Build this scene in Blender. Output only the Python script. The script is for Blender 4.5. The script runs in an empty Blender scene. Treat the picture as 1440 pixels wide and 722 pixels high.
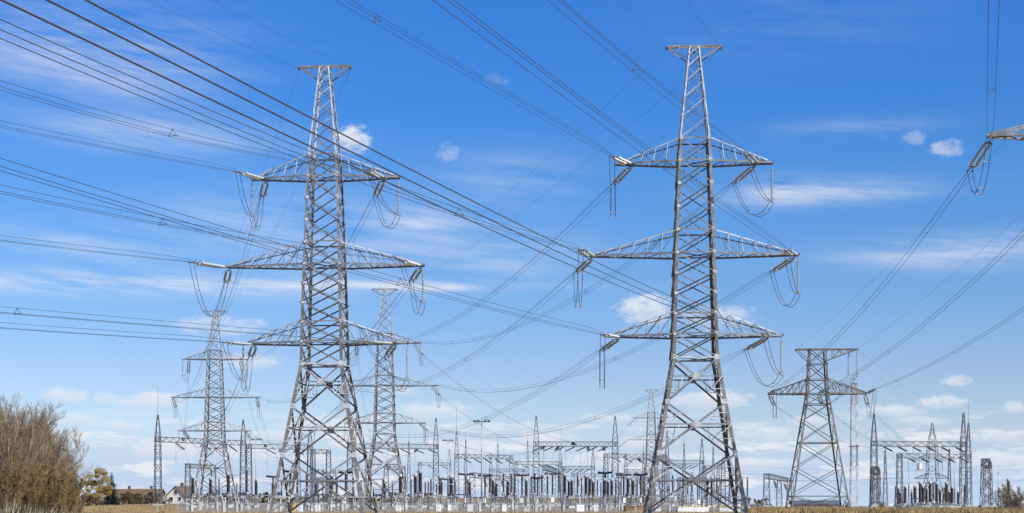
import bpy, math, random
from mathutils import Vector, Matrix, Quaternion
from math import sin, cos, pi, radians, sqrt, atan2

V = Vector
S = bpy.context.scene
C = S.collection

# ------------------------------------------------------------------ camera, sky, sun, exposure
EYE = 2.0
FPX, CX, CY = 2100.0, 720.0, 700.0
K = FPX / 1250.0             # distances below are written for a 1250 px lens
cam = bpy.data.objects.new('camera', bpy.data.cameras.new('camera'))
C.objects.link(cam)
cam.location = (0, 0, EYE)
cam.rotation_euler = (pi / 2, 0, 0)
cam.data.sensor_width = 36
cam.data.lens = 36 * FPX / 1440
cam.data.shift_y = (CY - 361) / 1440
cam.data.clip_end = 20000
cam.data.clip_start = 0.1
S.camera = cam

SUN_DIR = V((0.56, -0.50, 0.66)).normalized()      # towards the sun
SUN_EL = math.asin(SUN_DIR.z)
SUN_ROT = atan2(SUN_DIR.x, SUN_DIR.y)
sl = bpy.data.lights.new('sun', 'SUN')
sl.energy = 5.0
sl.angle = radians(0.5)
sl.color = (1.0, 0.95, 0.87)
so = bpy.data.objects.new('sun', sl)
so.rotation_euler = (-SUN_DIR).to_track_quat('-Z', 'Y').to_euler()
so.location = (60, -60, 80)
C.objects.link(so)

S.view_settings.view_transform = 'Standard'
S.view_settings.look = 'None'
S.view_settings.exposure = 0.4
S.view_settings.gamma = 1.0
S.view_settings.use_curve_mapping = False


class NT:
    """small node-graph writer"""
    def __init__(s, tree):
        s.t = tree
        tree.nodes.clear()

    def n(s, typ, ins=None, **props):
        nd = s.t.nodes.new(typ)
        for k, v in props.items():
            setattr(nd, k, v)
        for k, v in (ins or {}).items():
            s.put(nd.inputs[k], v)
        return nd

    def put(s, sock, v):
        if hasattr(v, 'is_linked') or isinstance(v, bpy.types.NodeSocket):
            s.t.links.new(v, sock)
        else:
            sock.default_value = v

    def m(s, op, a, b=0.0, c=None, clamp=False):
        nd = s.t.nodes.new('ShaderNodeMath')
        nd.operation = op
        nd.use_clamp = clamp
        s.put(nd.inputs[0], a)
        s.put(nd.inputs[1], b)
        if c is not None:
            s.put(nd.inputs[2], c)
        return nd.outputs[0]

    def smooth(s, x, lo, hi):
        nd = s.t.nodes.new('ShaderNodeMapRange')
        nd.interpolation_type = 'SMOOTHSTEP'
        s.put(nd.inputs['Value'], x)
        nd.inputs['From Min'].default_value = lo
        nd.inputs['From Max'].default_value = hi
        return nd.outputs['Result']

    def noise(s, vec, scale, detail=4, rough=0.55):
        nd = s.n('ShaderNodeTexNoise', {'Scale': scale, 'Detail': detail, 'Roughness': rough})
        if vec is not None:
            s.t.links.new(vec, nd.inputs['Vector'])
        return nd.outputs['Fac']

    def mix(s, f, a, b):
        nd = s.t.nodes.new('ShaderNodeMix')
        nd.data_type = 'RGBA'
        s.put(nd.inputs[0], f)
        s.put(nd.inputs[6], a)
        s.put(nd.inputs[7], b)
        return nd.outputs[2]


SKY_STOPS = [(2.73, (0.603, 0.694, 0.963)), (4.9, (0.561, 0.65, 0.92)), (7.33, (0.453, 0.64, 0.945)), (11.57, (0.3, 0.627, 1.04)), (14.68, (0.216, 0.589, 1.096)), (17.94, (0.205, 0.603, 1.173))]


def build_world():
    w = bpy.data.worlds.new('World')
    S.world = w
    w.use_nodes = True
    g = NT(w.node_tree)
    sky = g.n('ShaderNodeTexSky', sky_type='NISHITA', sun_disc=False, sun_elevation=SUN_EL,
              sun_rotation=SUN_ROT, altitude=50.0, air_density=1.0, dust_density=0.3, ozone_density=1.4)
    tc = g.n('ShaderNodeTexCoord').outputs['Generated']
    sx = g.n('ShaderNodeSeparateXYZ', {0: tc})
    X, Y, Z = sx.outputs[0], sx.outputs[1], sx.outputs[2]
    az = g.m('ARCTAN2', X, Y)
    el = g.m('ARCSINE', Z)
    # white balance of the sky by height above the horizon, then the pale air near the horizon
    rp = g.n('ShaderNodeValToRGB', {'Fac': g.m('DIVIDE', el, radians(20), clamp=True)})
    cr = rp.color_ramp
    stops = SKY_STOPS
    while len(cr.elements) < len(stops):
        cr.elements.new(0.5)
    for e_, (deg, c_) in zip(cr.elements, stops):
        e_.position = deg / 20
        e_.color = (c_[0] / 2, c_[1] / 2, c_[2] / 2, 1)
    mm = g.n('ShaderNodeMix', data_type='RGBA', blend_type='MULTIPLY')
    mm.inputs[0].default_value = 1.0
    g.put(mm.inputs[6], sky.outputs[0])
    g.put(mm.inputs[7], rp.outputs[0])
    sky1 = g.n('ShaderNodeBackground', {'Color': mm.outputs[2], 'Strength': 0.102 * 2})
    air = g.n('ShaderNodeBackground', {'Color': (0.53, 0.665, 0.865, 1), 'Strength': 0.76})
    bg1 = g.n('ShaderNodeMixShader', {0: g.smooth(el, radians(3.4), radians(0.6)), 1: sky1.outputs[0], 2: air.outputs[0]})

    def vec(a, b, c=0.0):
        return g.n('ShaderNodeCombineXYZ', {0: g.m('MULTIPLY', az, a), 1: g.m('MULTIPLY', el, b), 2: c}).outputs[0]
    fine = g.noise(vec(105, 200, 1.7), 1.0, 6, 0.66)
    band = g.noise(vec(24, 135, 4.1), 1.0, 7, 0.62)
    tilt = g.n('ShaderNodeCombineXYZ', {0: g.m('MULTIPLY', az, 9.0), 1: g.m('MULTIPLY_ADD', az, 6.5, g.m('MULTIPLY', el, 74)), 2: 8.3}).outputs[0]
    wisp = g.noise(tilt, 1.0, 8, 0.66)
    fine0 = g.m('SUBTRACT', fine, 0.5)

    def where(px, py):
        a = math.atan((px - CX) / FPX)
        return a, math.atan((CY - py) / FPX * cos(a))

    def dist(px, py, rx, ry):
        a, e = where(px, py)
        ra, re = rx / FPX * cos(a) ** 2, ry / FPX
        u = g.m('DIVIDE', g.m('SUBTRACT', az, a), ra)
        v = g.m('DIVIDE', g.m('SUBTRACT', el, e), re)
        return g.m('ADD', g.m('MULTIPLY', u, u), g.m('MULTIPLY', v, v)), v

    # separate fair-weather clouds
    total = None
    shade = None
    for px, py, rx, ry, k in [(495, 196, 30, 21, .95), (631, 217, 20, 16, .28), (908, 434, 46, 24, .95), (1010, 446, 62, 20, .55),
                              (1288, 193, 22, 11, .3), (1331, 209, 26, 14, .48), (92, 556, 34, 13, .8), (150, 560, 22, 9, .6), (215, 564, 62, 14, .9),
                              (310, 458, 80, 16, .45), (352, 509, 56, 12, .6), (612, 577, 62, 14, .85), (1000, 562, 66, 15, .95),
                              (1255, 577, 56, 11, .85), (1346, 536, 26, 9, .75), (1325, 566, 40, 11, .85), (1400, 613, 50, 10, .8),
                              (1405, 648, 74, 16, .9), (652, 632, 58, 16, .95), (764, 618, 52, 13, .95), (240, 632, 66, 15, .95), (450, 598, 60, 18, .7),
                              (1295, 592, 50, 8, .6), (1080, 610, 60, 12, .7), (700, 112, 26, 9, .10), (360, 640, 60, 9, .7), (120, 590, 50, 10, .5),
                              (60, 612, 40, 9, .7), (175, 598, 34, 8, .6), (560, 548, 40, 8, .5), (850, 588, 44, 9, .7), (905, 622, 50, 9, .8), (1140, 592, 46, 9, .7), (1190, 628, 50, 10, .8), (1300, 628, 46, 9, .8),
                              (560, 640, 60, 11, .85), (840, 650, 70, 11, .85), (1060, 652, 60, 10, .85), (380, 612, 40, 9, .6), (530, 590, 30, 8, .6), (1430, 572, 30, 9, .7)]:
        d, v = dist(px, py, rx, ry)
        e = g.m('SUBTRACT', 1.0, d)
        e = g.m('MULTIPLY_ADD', fine0, 3.0, e)
        mk = g.m('MULTIPLY', g.smooth(e, -0.1, 1.2), k)
        total = mk if total is None else g.m('MAXIMUM', total, mk)
        sh = g.m('MULTIPLY', mk, g.m('MULTIPLY_ADD', v, -0.45, 0.30, clamp=True))
        shade = sh if shade is None else g.m('MAXIMUM', shade, sh)
    # broken low cloud towards the horizon
    low = g.m('MULTIPLY', g.smooth(band, 0.49, 0.64), g.smooth(el, 0.066, 0.034))
    low = g.m('MULTIPLY', low, 0.85)
    total = g.m('MAXIMUM', total, low)
    # long soft streaks
    soft = None
    for px, py, rx, ry, k in [(120, 398, 330, 16, .55), (480, 402, 300, 7, .42), (640, 404, 40, 7, .3), (590, 312, 70, 20, .30), (1160, 270, 150, 17, .42), (1100, 262, 60, 18, .25),
                              (1370, 352, 190, 22, .42), (1200, 180, 110, 14, .16), (700, 360, 130, 34, .20), (720, 250, 120, 40, .12), (130, 75, 200, 70, .30),
                              (230, 190, 200, 26, .24), (430, 330, 260, 60, .22), (90, 345, 160, 30, .18), (1120, 30, 200, 50, .05)]:
        d, v = dist(px, py, rx, ry)
        gs = g.m('POWER', 2.718, g.m('MULTIPLY', d, -1.3))
        gs = g.m('MULTIPLY', g.m('MULTIPLY', gs, k), g.m('MULTIPLY_ADD', wisp, 6.0, -2.1, clamp=False))
        soft = gs if soft is None else g.m('ADD', soft, gs)
    soft = g.m('MINIMUM', g.m('MAXIMUM', soft, 0.0), 0.75)
    total = g.m('MAXIMUM', total, soft)
    # nothing behind the viewer's half of the sky needs shapes; the low band covers it
    ccol = g.mix(g.m('MULTIPLY', shade, 1.6, clamp=True), (0.84, 0.86, 0.90, 1), (0.58, 0.65, 0.78, 1))
    bg2 = g.n('ShaderNodeBackground', {'Color': ccol, 'Strength': 0.77})
    mx = g.n('ShaderNodeMixShader', {0: total, 1: bg1.outputs[0], 2: bg2.outputs[0]})
    out = g.n('ShaderNodeOutputWorld', {0: mx.outputs[0]})
    w.cycles.sampling_method = 'MANUAL'
    w.cycles.sample_map_resolution = 512


build_world()

# ------------------------------------------------------------------ materials
def material(name, base, rough=0.6, var=0.25, scale=3.0, metal=0.0, tint=None, tint_amt=0.0, tint_scale=0.6, spec=0.5, bump=0.0, coat=0.0):
    m = bpy.data.materials.new(name)
    m.use_nodes = True
    g = NT(m.node_tree)
    tc = g.n('ShaderNodeTexCoord').outputs['Object']
    nz = g.noise(tc, scale, 5, 0.6)
    f = g.smooth(nz, 0.3, 0.7)
    dark = tuple(c * (1 - var) for c in base) + (1,)
    lite = tuple(min(1, c * (1 + var)) for c in base) + (1,)
    col = g.mix(f, dark, lite)
    if tint:
        t = g.smooth(g.noise(tc, tint_scale, 5, 0.65), 0.48, 0.68)
        col = g.mix(g.m('MULTIPLY', t, tint_amt), col, tuple(tint) + (1,))
    p = g.n('ShaderNodeBsdfPrincipled', {'Base Color': col, 'Roughness': rough, 'Metallic': metal})
    p.inputs['Specular IOR Level'].default_value = spec
    if coat:
        p.inputs['Coat Weight'].default_value = coat
        p.inputs['Coat Roughness'].default_value = 0.08
    if bump:
        b = g.n('ShaderNodeBump', {'Strength': bump, 'Distance': 0.05, 'Height': nz})
        g.t.links.new(b.outputs[0], p.inputs['Normal'])
    g.n('ShaderNodeOutputMaterial', {0: p.outputs[0]})
    return m


M = {}
M['steel'] = material('galvanised_steel', (0.19, 0.192, 0.197), 0.5, 0.35, 1.1, tint=(0.11, 0.095, 0.08), tint_amt=0.55, tint_scale=0.9)
M['pale'] = material('fresh_and_sunlit_galvanised_steel', (0.46, 0.465, 0.47), 0.45, 0.3, 1.2)  # also colours the front crossarm members as if sunlit
M['leg'] = material('weathered_and_shaded_steel', (0.15, 0.142, 0.13), 0.55, 0.35, 1.2, tint=(0.13, 0.09, 0.055), tint_amt=0.6, tint_scale=1.3)  # also colours the rear crossarm members as if in shade
M['far'] = material('grey_lattice_steel', (0.10, 0.106, 0.12), 0.5, 0.35, 0.6)
M['tan'] = material('rusty_lattice_steel', (0.14, 0.132, 0.12), 0.55, 0.3, 1.0, tint=(0.13, 0.09, 0.05), tint_amt=0.6, tint_scale=0.7)
M['wire'] = material('aluminium_conductor', (0.050, 0.052, 0.060), 0.45, 0.15, 4.0)
M['glass'] = material('insulator_glass', (0.34, 0.375, 0.39), 0.28, 0.12, 6.0, coat=0.15)
M['iron'] = material('dark_fitting', (0.10, 0.10, 0.11), 0.5, 0.3, 6.0)
M['porcelain'] = material('brown_porcelain', (0.028, 0.020, 0.018), 0.28, 0.4, 5.0)
M['cap'] = material('cast_metal_cap', (0.34, 0.345, 0.35), 0.4, 0.2, 5.0)
M['white'] = material('white_paint', (0.74, 0.74, 0.73), 0.5, 0.1, 2.0, tint=(0.45, 0.38, 0.28), tint_amt=0.35, tint_scale=1.4)
M['concrete'] = material('concrete', (0.42, 0.41, 0.39), 0.85, 0.22, 1.5, tint=(0.25, 0.22, 0.18), tint_amt=0.4)
M['red'] = material('faded_red_paint', (0.30, 0.20, 0.16), 0.6, 0.25, 2.0, tint=(0.5, 0.45, 0.42), tint_amt=0.3)
M['roof'] = material('dark_roof', (0.12, 0.082, 0.058), 0.75, 0.3, 1.0)
M['plaster'] = material('cream_plaster', (0.72, 0.68, 0.60), 0.8, 0.1, 0.7)
M['brown'] = material('brown_boards', (0.14, 0.085, 0.045), 0.8, 0.35, 1.2)
M['window'] = material('window_glass', (0.04, 0.05, 0.06), 0.1, 0.2, 1.0)
M['rust'] = material('rusty_metal', (0.20, 0.11, 0.04), 0.75, 0.4, 0.9)
M['yellow'] = material('yellow_paint', (0.62, 0.42, 0.08), 0.5, 0.15, 2.0)
M['bark'] = material('bark', (0.13, 0.105, 0.075), 0.85, 0.4, 1.5, tint=(0.26, 0.19, 0.09), tint_amt=0.6, tint_scale=0.5)
M['birch'] = material('pale_bark', (0.36, 0.31, 0.22), 0.8, 0.3, 1.2, tint=(0.10, 0.08, 0.06), tint_amt=0.6, tint_scale=1.5)
M['twig'] = material('twigs', (0.19, 0.133, 0.080), 0.8, 0.35, 0.5)
M['twig2'] = material('ochre_twigs', (0.19, 0.125, 0.055), 0.8, 0.4, 0.5)
M['bud'] = material('ochre_buds', (0.20, 0.13, 0.045), 0.7, 0.45, 0.35, tint=(0.07, 0.045, 0.022), tint_amt=0.7, tint_scale=0.4)
M['needle'] = material('spruce_needles', (0.022, 0.034, 0.022), 0.6, 0.5, 0.6)
M['leaf'] = material('spring_leaves', (0.29, 0.205, 0.06), 0.65, 0.3, 0.35, tint=(0.20, 0.14, 0.045), tint_amt=0.5, tint_scale=0.3)
M['hedge'] = material('far_brush', (0.065, 0.046, 0.022), 0.8, 0.45, 0.3, tint=(0.13, 0.09, 0.035), tint_amt=0.6, tint_scale=0.15)
M['grass'] = material('dry_grass', (0.31, 0.22, 0.095), 0.8, 0.35, 0.4, tint=(0.17, 0.13, 0.05), tint_amt=0.5, tint_scale=0.15)


def ground_material():
    m = bpy.data.materials.new('dry_field')
    m.use_nodes = True
    g = NT(m.node_tree)
    tc = g.n('ShaderNodeTexCoord').outputs['Object']
    a = g.smooth(g.noise(tc, 0.05, 6, 0.65), 0.35, 0.65)
    b = g.smooth(g.noise(tc, 1.5, 5, 0.7), 0.3, 0.7)
    col = g.mix(a, (0.22, 0.155, 0.060, 1), (0.36, 0.26, 0.11, 1))
    col = g.mix(g.m('MULTIPLY', b, 0.5), col, (0.15, 0.12, 0.05, 1))
    p = g.n('ShaderNodeBsdfPrincipled', {'Base Color': col, 'Roughness': 0.9})
    bp = g.n('ShaderNodeBump', {'Strength': 0.6, 'Distance': 0.2, 'Height': b})
    g.t.links.new(bp.outputs[0], p.inputs['Normal'])
    g.n('ShaderNodeOutputMaterial', {0: p.outputs[0]})
    return m


M['ground'] = ground_material()
M['gravel'] = material('grey_gravel', (0.20, 0.185, 0.155), 0.9, 0.3, 1.2, tint=(0.22, 0.155, 0.065), tint_amt=0.8, tint_scale=0.12, bump=0.4)


# ------------------------------------------------------------------ mesh helper
class MB:
    def __init__(s):
        s.v, s.f, s.mi, s.mats = [], [], [], []
        s.cur = 0
        s.smooth = False

    def mat(s, key):
        if key not in s.mats:
            s.mats.append(key)
        s.cur = s.mats.index(key)
        return s

    def face(s, idx):
        s.f.append(idx)
        s.mi.append(s.cur)

    def prism(s, prof, p, q, a, b):
        """sweep a closed profile [(x,y)] in the (a,b) plane from p to q"""
        n = len(prof)
        o = len(s.v)
        for e in (p, q):
            for x, y in prof:
                s.v.append(e + a * x + b * y)
        for i in range(n):
            j = (i + 1) % n
            s.face((o + i, o + j, o + n + j, o + n + i))
        s.face(tuple(o + i for i in reversed(range(n))))
        s.face(tuple(o + n + i for i in range(n)))

    def angle(s, p, q, a, w, t=0.022, b=None, w2=None):
        """steel angle: one flange along a, the other along b"""
        d = (q - p).normalized()
        a = (a - d * a.dot(d)).normalized()
        b = d.cross(a) if b is None else (b - d * b.dot(d) - a * b.dot(a)).normalized()
        w2 = w2 or w
        prof = [(0, 0), (w, 0), (w, t), (t, t), (t, w2), (0, w2)]
        if a.cross(b).dot(d) < 0:
            prof.reverse()
        s.prism(prof, p, q, a, b)

    def bar(s, p, q, w, h=None, up=None):
        d = q - p
        if d.length < 1e-6:
            return
        d = d.normalized()
        up = up or (V((0, 0, 1)) if abs(d.z) < 0.95 else V((0, 1, 0)))
        a = d.cross(up).normalized()
        b = a.cross(d)
        h = h or w
        s.prism([(-w / 2, -h / 2), (w / 2, -h / 2), (w / 2, h / 2), (-w / 2, h / 2)], p, q, a, b)

    def box(s, c, sx, sy, sz):
        s.prism([(-sx / 2, -sy / 2), (sx / 2, -sy / 2), (sx / 2, sy / 2), (-sx / 2, sy / 2)],
                V((c[0], c[1], c[2])), V((c[0], c[1], c[2] + sz)), V((1, 0, 0)), V((0, 1, 0)))

    def plate(s, c, n, up, w, h, t=0.03):
        n = n.normalized()
        a = up.cross(n).normalized()
        b = n.cross(a)
        k = 0.28 * min(w, h)
        prof = [(-w/2 + k, -h/2), (w/2 - k, -h/2), (w/2, -h/2 + k), (w/2, h/2 - k), (w/2 - k, h/2), (-w/2 + k, h/2), (-w/2, h/2 - k), (-w/2, -h/2 + k)]
        s.prism(prof, c - n * t / 2, c + n * t / 2, a, b)

    def tube(s, pts, r, n=5, r2=None, cap=True):
        m = len(pts)
        o = len(s.v)
        pa = None
        for i, p in enumerate(pts):
            d = (pts[min(i + 1, m - 1)] - pts[max(i - 1, 0)]).normalized()
            if pa is None:
                ref = V((0, 0, 1)) if abs(d.z) < 0.9 else V((1, 0, 0))
                pa = d.cross(ref).normalized()
            else:
                pa = (pa - d * pa.dot(d)).normalized()
            pb = d.cross(pa)
            rr = r if r2 is None else r + (r2 - r) * i / (m - 1)
            for k in range(n):
                an = 2 * pi * k / n
                s.v.append(p + pa * (rr * cos(an)) + pb * (rr * sin(an)))
        for i in range(m - 1):
            for k in range(n):
                k2 = (k + 1) % n
                s.face((o + i*n + k, o + i*n + k2, o + (i+1)*n + k2, o + (i+1)*n + k))
        if cap:
            s.face(tuple(o + k for k in reversed(range(n))))
            s.face(tuple(o + (m-1)*n + k for k in range(n)))

    def lathe(s, p, q, prof, n=10):
        """prof: [(distance along p->q, radius)]"""
        d = (q - p).normalized()
        ref = V((0, 0, 1)) if abs(d.z) < 0.9 else V((1, 0, 0))
        a = d.cross(ref).normalized()
        b = d.cross(a)
        o = len(s.v)
        for t, r in prof:
            for k in range(n):
                an = 2 * pi * k / n
                s.v.append(p + d * t + a * (r * cos(an)) + b * (r * sin(an)))
        for i in range(len(prof) - 1):
            for k in range(n):
                k2 = (k + 1) % n
                s.face((o + i*n + k, o + (i+1)*n + k, o + (i+1)*n + k2, o + i*n + k2))
        s.face(tuple(o + k for k in range(n)))
        s.face(tuple(o + (len(prof)-1)*n + k for k in reversed(range(n))))

    def build(s, name, parent=None, smooth=False):
        me = bpy.data.meshes.new(name)
        me.from_pydata([tuple(v) for v in s.v], [], s.f)
        for k in s.mats:
            me.materials.append(M[k])
        me.polygons.foreach_set('material_index', s.mi)
        if smooth:
            me.polygons.foreach_set('use_smooth', [True] * len(s.f))
        me.update()
        o = bpy.data.objects.new(name, me)
        C.objects.link(o)
        if parent:
            o.parent = parent
        return o


def tag(o, label=None, cat=None, group=None, kind=None):
    if label:
        o['label'] = label
    if cat:
        o['category'] = cat
    if group:
        o['group'] = group
    if kind:
        o['kind'] = kind
    return o


def thing(name, label, cat, loc=(0, 0, 0), rz=0.0, group=None):
    o = bpy.data.objects.new(name, None)
    o.empty_display_size = 0.3
    C.objects.link(o)
    o.location = loc
    o.rotation_euler = (0, 0, rz)
    return tag(o, label, cat, group)


def dup(root, label, loc, rot=None, scale=None, group=None):
    """a copy of a thing with copies of its parts and sub-parts"""
    def cp(o, parent):
        c = o.copy()
        C.objects.link(c)
        c.parent = parent
        for ch in o.children:
            cp(ch, c)
        return c
    r = cp(root, None)
    r['label'] = label
    if group:
        r['group'] = group
    r.location = loc
    if rot is not None:
        if isinstance(rot, Quaternion):
            r.rotation_mode = 'QUATERNION'
            r.rotation_quaternion = rot
        else:
            r.rotation_euler = (0, 0, rot)
    if scale is not None:
        r.scale = scale if hasattr(scale, '__len__') else (scale,) * 3
    return r


def land(x, y):
    """height of the land: level, but falling gently away beyond 340 m on the right"""
    if y < 340:
        return 0.0
    k = min(1.0, max(0.0, (x / y - 0.085) / 0.07))
    return -k * (y - 340) * 0.0062


def gp(px, d, z=0.0):
    """ground point under photo column px at distance d"""
    d *= K
    x = (px - CX) / FPX * d
    return V((x, d, z if z else land(x, d)))


def zat(py, d):
    return EYE + (CY - py) / FPX * d * K


def lerp(a, b, t):
    return a + (b - a) * t


def interp(x, xs, ys):
    if x <= xs[0]:
        return ys[0]
    for i in range(len(xs) - 1):
        if x <= xs[i + 1]:
            return ys[i] + (ys[i + 1] - ys[i]) * (x - xs[i]) / (xs[i + 1] - xs[i])
    return ys[-1]


# ------------------------------------------------------------------ ground
gd = MB().mat('ground')
us = [-25, -3, -1, -0.5, -0.3, -0.1, 0.0, 0.06, 0.085, 0.1, 0.12, 0.14, 0.155, 0.18, 0.25, 0.35, 0.5, 1, 3, 25]
ys = [-600, 60, 200, 280, 340, 400, 480, 600, 800, 1200, 2000, 4000, 12000]
for y in ys:
    for u in us:
        x = u * max(y, 60)
        gd.v.append(V((x, y, land(x, y) if y > 60 else 0.0)))
nu = len(us)
for i in range(len(ys) - 1):
    for j in range(nu - 1):
        gd.face((i * nu + j, i * nu + j + 1, (i + 1) * nu + j + 1, (i + 1) * nu + j))
tag(gd.build('ground'), kind='structure')
gb = MB().mat('gravel')
outline = [(-52, 118), (33, 116), (36, 150), (48, 330), (40, 345), (-95, 335), (-88, 230), (-66, 165)]
gb.v = [V((x, y * K, 0.02)) for x, y in outline]
gb.face(tuple(range(len(outline))))
tag(gb.build('gravel_yard'), kind='structure')

# ------------------------------------------------------------------ big pylons
PZ = [0, 15.4, 17.7, 25.5, 34.4, 36.5, 45.6]
PW = [9.6, 4.35, 4.25, 3.8, 3.15, 2.9, 1.0]
ARMS = {'upper': (34.4, 6.0, 7.6), 'middle': (25.5, 9.8, 10.1), 'lower': (17.7, 7.2, 8.5)}


def pcorner(z, sx, sy):
    h = interp(z, PZ, PW) / 2
    return V((sx * h, sy * h, z))


FACES = [((-1, -1), (1, -1)), ((1, -1), (1, 1)), ((1, 1), (-1, 1)), ((-1, 1), (-1, -1))]


def brace(b, p, q, n, w, kind):
    """kind 0: flush with the face, lip inwards; kind 1: lip outwards along its upper edge"""
    d = (q - p).normalized()
    u = d.cross(n)
    if u.z < 0:
        u = -u
    if kind == 0:
        b.angle(p + u * (w / 2), q + u * (w / 2), -u, w, 0.02, -n)
    else:
        b.angle(p + u * (w / 2) - n * 0.03, q + u * (w / 2) - n * 0.03, -u, w, 0.02, n, w * 1.25)


def make_pylon(label, loc, group, scale=1.0):
    root = thing('lattice_pylon', label, 'pylon', loc, 0, group)
    # legs
    for sx, sy in ((-1, -1), (1, -1), (1, 1), (-1, 1)):
        b = MB().mat('leg')
        zs = [0.25, 6.2, 11.1, 15.4, 17.7, 25.5, 34.4, 36.5]
        for z0, z1 in zip(zs, zs[1:]):
            w = 0.32 if z1 < 16 else (0.28 if z1 < 26 else 0.23)
            b.mat('leg' if z1 < 34 else 'steel')
            b.angle(pcorner(z0, sx, sy), pcorner(z1, sx, sy), V((-sx, 0, 0)), w, 0.03, V((0, -sy, 0)))
        b.build('leg', root)
        f = MB().mat('concrete')
        c = pcorner(0, sx, sy)
        f.lathe(V((c.x, c.y, -0.05)), V((c.x, c.y, 0.4)), [(0, 0.75), (0.25, 0.75), (0.45, 0.45)], 12)
        f.build('footing', root)
    # splayed lower body, one lattice mesh
    lb = MB()
    for (s0, s1) in FACES:
        n = (V((s0[0] + s1[0], s0[1] + s1[1], 0))).normalized()
        lv = [0.45, 6.2, 11.1, 15.4]
        for k in range(3):
            z0, z1 = lv[k], lv[k + 1]
            a0, a1 = pcorner(z0, *s0), pcorner(z0, *s1)
            c0, c1 = pcorner(z1, *s0), pcorner(z1, *s1)
            w0, w1 = (a1 - a0).length, (c1 - c0).length
            t = w0 / (w0 + w1)
            xc = lerp(a0, c1, t)
            zc = xc.z
            off = n * 0.0
            lb.mat('steel')
            brace(lb, a0, c1, n, 0.175, 0)
            brace(lb, a1 - n * 0.05, c0 - n * 0.05, n, 0.175, 0)
            h0, h1 = pcorner(zc, *s0), pcorner(zc, *s1)
            brace(lb, h0, h1, n, 0.13, 0)
            # secondary members
            lb.mat('pale')
            for (foot, head, side) in ((a0, c0, 0), (a1, c1, 1)):
                hs = h0 if side == 0 else h1
                m1 = lerp(foot, xc, 0.5)
                m2 = lerp(head, xc, 0.5)
                lm = lerp(foot, hs, 0.5)
                um = lerp(head, hs, 0.5)
                hm = lerp(hs, xc, 0.5)
                lb.bar(lm, m1, 0.07)
                lb.bar(m1, hs, 0.07)
                lb.bar(m1, hm, 0.07)
                if k < 2:
                    lb.bar(um, m2, 0.06)
                    lb.bar(m2, hs, 0.06)
            lb.mat('pale')
            for cc in (c0, c1):
                inw = ((c0 + c1) / 2 - cc).normalized()
                lb.plate(cc + inw * 0.2 + n * 0.02, n, V((0, 0, 1)), 0.45, 0.55, 0.03)
        brace(lb, pcorner(15.4, *s0), pcorner(15.4, *s1), n, 0.15, 0)
    lb.build('splayed_bracing', root)
    for (s0, s1) in FACES:
        n = (V((s0[0] + s1[0], s0[1] + s1[1], 0))).normalized()
        lv = [0.45, 6.2, 11.1, 15.4]
        for k in range(3):
            a0, a1 = pcorner(lv[k], *s0), pcorner(lv[k], *s1)
            c0, c1 = pcorner(lv[k + 1], *s0), pcorner(lv[k + 1], *s1)
            w0, w1 = (a1 - a0).length, (c1 - c0).length
            xc = lerp(a0, c1, w0 / (w0 + w1))
            g = MB().mat('pale' if k else 'steel')
            g.plate(xc + n * 0.035, n, V((0, 0, 1)), 0.72, 0.66, 0.03)
            for dx in (-0.2, 0.2):
                for dz in (-0.18, 0.18):
                    e = n.cross(V((0, 0, 1)))
                    cpt = xc + n * 0.05 + e * dx + V((0, 0, dz))
                    g.mat('iron')
                    g.lathe(cpt, cpt + n * 0.03, [(0, 0.035), (0.03, 0.03)], 6)
            g.build('gusset_plate', root)
    # straight body
    ub = MB()
    levels = [15.4, 17.7] + [17.7 + 7.8 * i / 4 for i in range(1, 5)] + [25.5 + 8.9 * i / 4 for i in range(1, 5)] + [36.5]
    horiz = {15.4, 17.7, 25.5, 34.4, 36.5}
    for (s0, s1) in FACES:
        n = (V((s0[0] + s1[0], s0[1] + s1[1], 0))).normalized()
        for z0, z1 in zip(levels, levels[1:]):
            ub.mat('steel')
            w = 0.13 if z0 < 25 else 0.115
            brace(ub, pcorner(z1, *s0), pcorner(z0, *s1), n, w, 0)
            brace(ub, pcorner(z0, *s0), pcorner(z1, *s1), n, w, 1)
            ub.mat('pale')
            for sc in (s0, s1):
                cc = pcorner(z1, *sc)
                inw = V((0, 0, z1)) - cc
                inw = (inw - n * inw.dot(n)).normalized()
                ub.plate(cc + inw * 0.14 + n * 0.02, n, V((0, 0, 1)), 0.30, 0.36, 0.03)
        ub.mat('steel')
        for z in (17.7, 19.65, 25.5, 27.7, 34.4, 36.5):
            brace(ub, pcorner(z, *s0), pcorner(z, *s1), n, 0.14, 0)
    for z in (15.4, 17.7, 25.5, 34.4):
        ub.bar(pcorner(z, -1, -1), pcorner(z, 1, 1), 0.09)
        ub.bar(pcorner(z - 0.1, -1, 1), pcorner(z - 0.1, 1, -1), 0.09)
    ub.build('body_bracing', root)
    # peak
    pk = MB()
    plv = [36.5, 38.6, 40.5, 42.1, 43.5, 44.7, 45.6]
    for sx, sy in ((-1, -1), (1, -1), (1, 1), (-1, 1)):
        pk.mat('pale')
        pk.angle(pcorner(36.5, sx, sy), pcorner(45.6, sx, sy), V((-sx, 0, 0)), 0.13, 0.02, V((0, -sy, 0)))
    for i, (s0, s1) in enumerate(FACES):
        n = (V((s0[0] + s1[0], s0[1] + s1[1], 0))).normalized()
        for k, (z0, z1) in enumerate(zip(plv, plv[1:])):
            pk.mat('steel')
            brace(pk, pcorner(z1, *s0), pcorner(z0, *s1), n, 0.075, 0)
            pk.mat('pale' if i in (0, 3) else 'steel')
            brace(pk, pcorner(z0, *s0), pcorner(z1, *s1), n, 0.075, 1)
    pk.build('peak', root)
    eb = MB().mat('steel')
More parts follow.
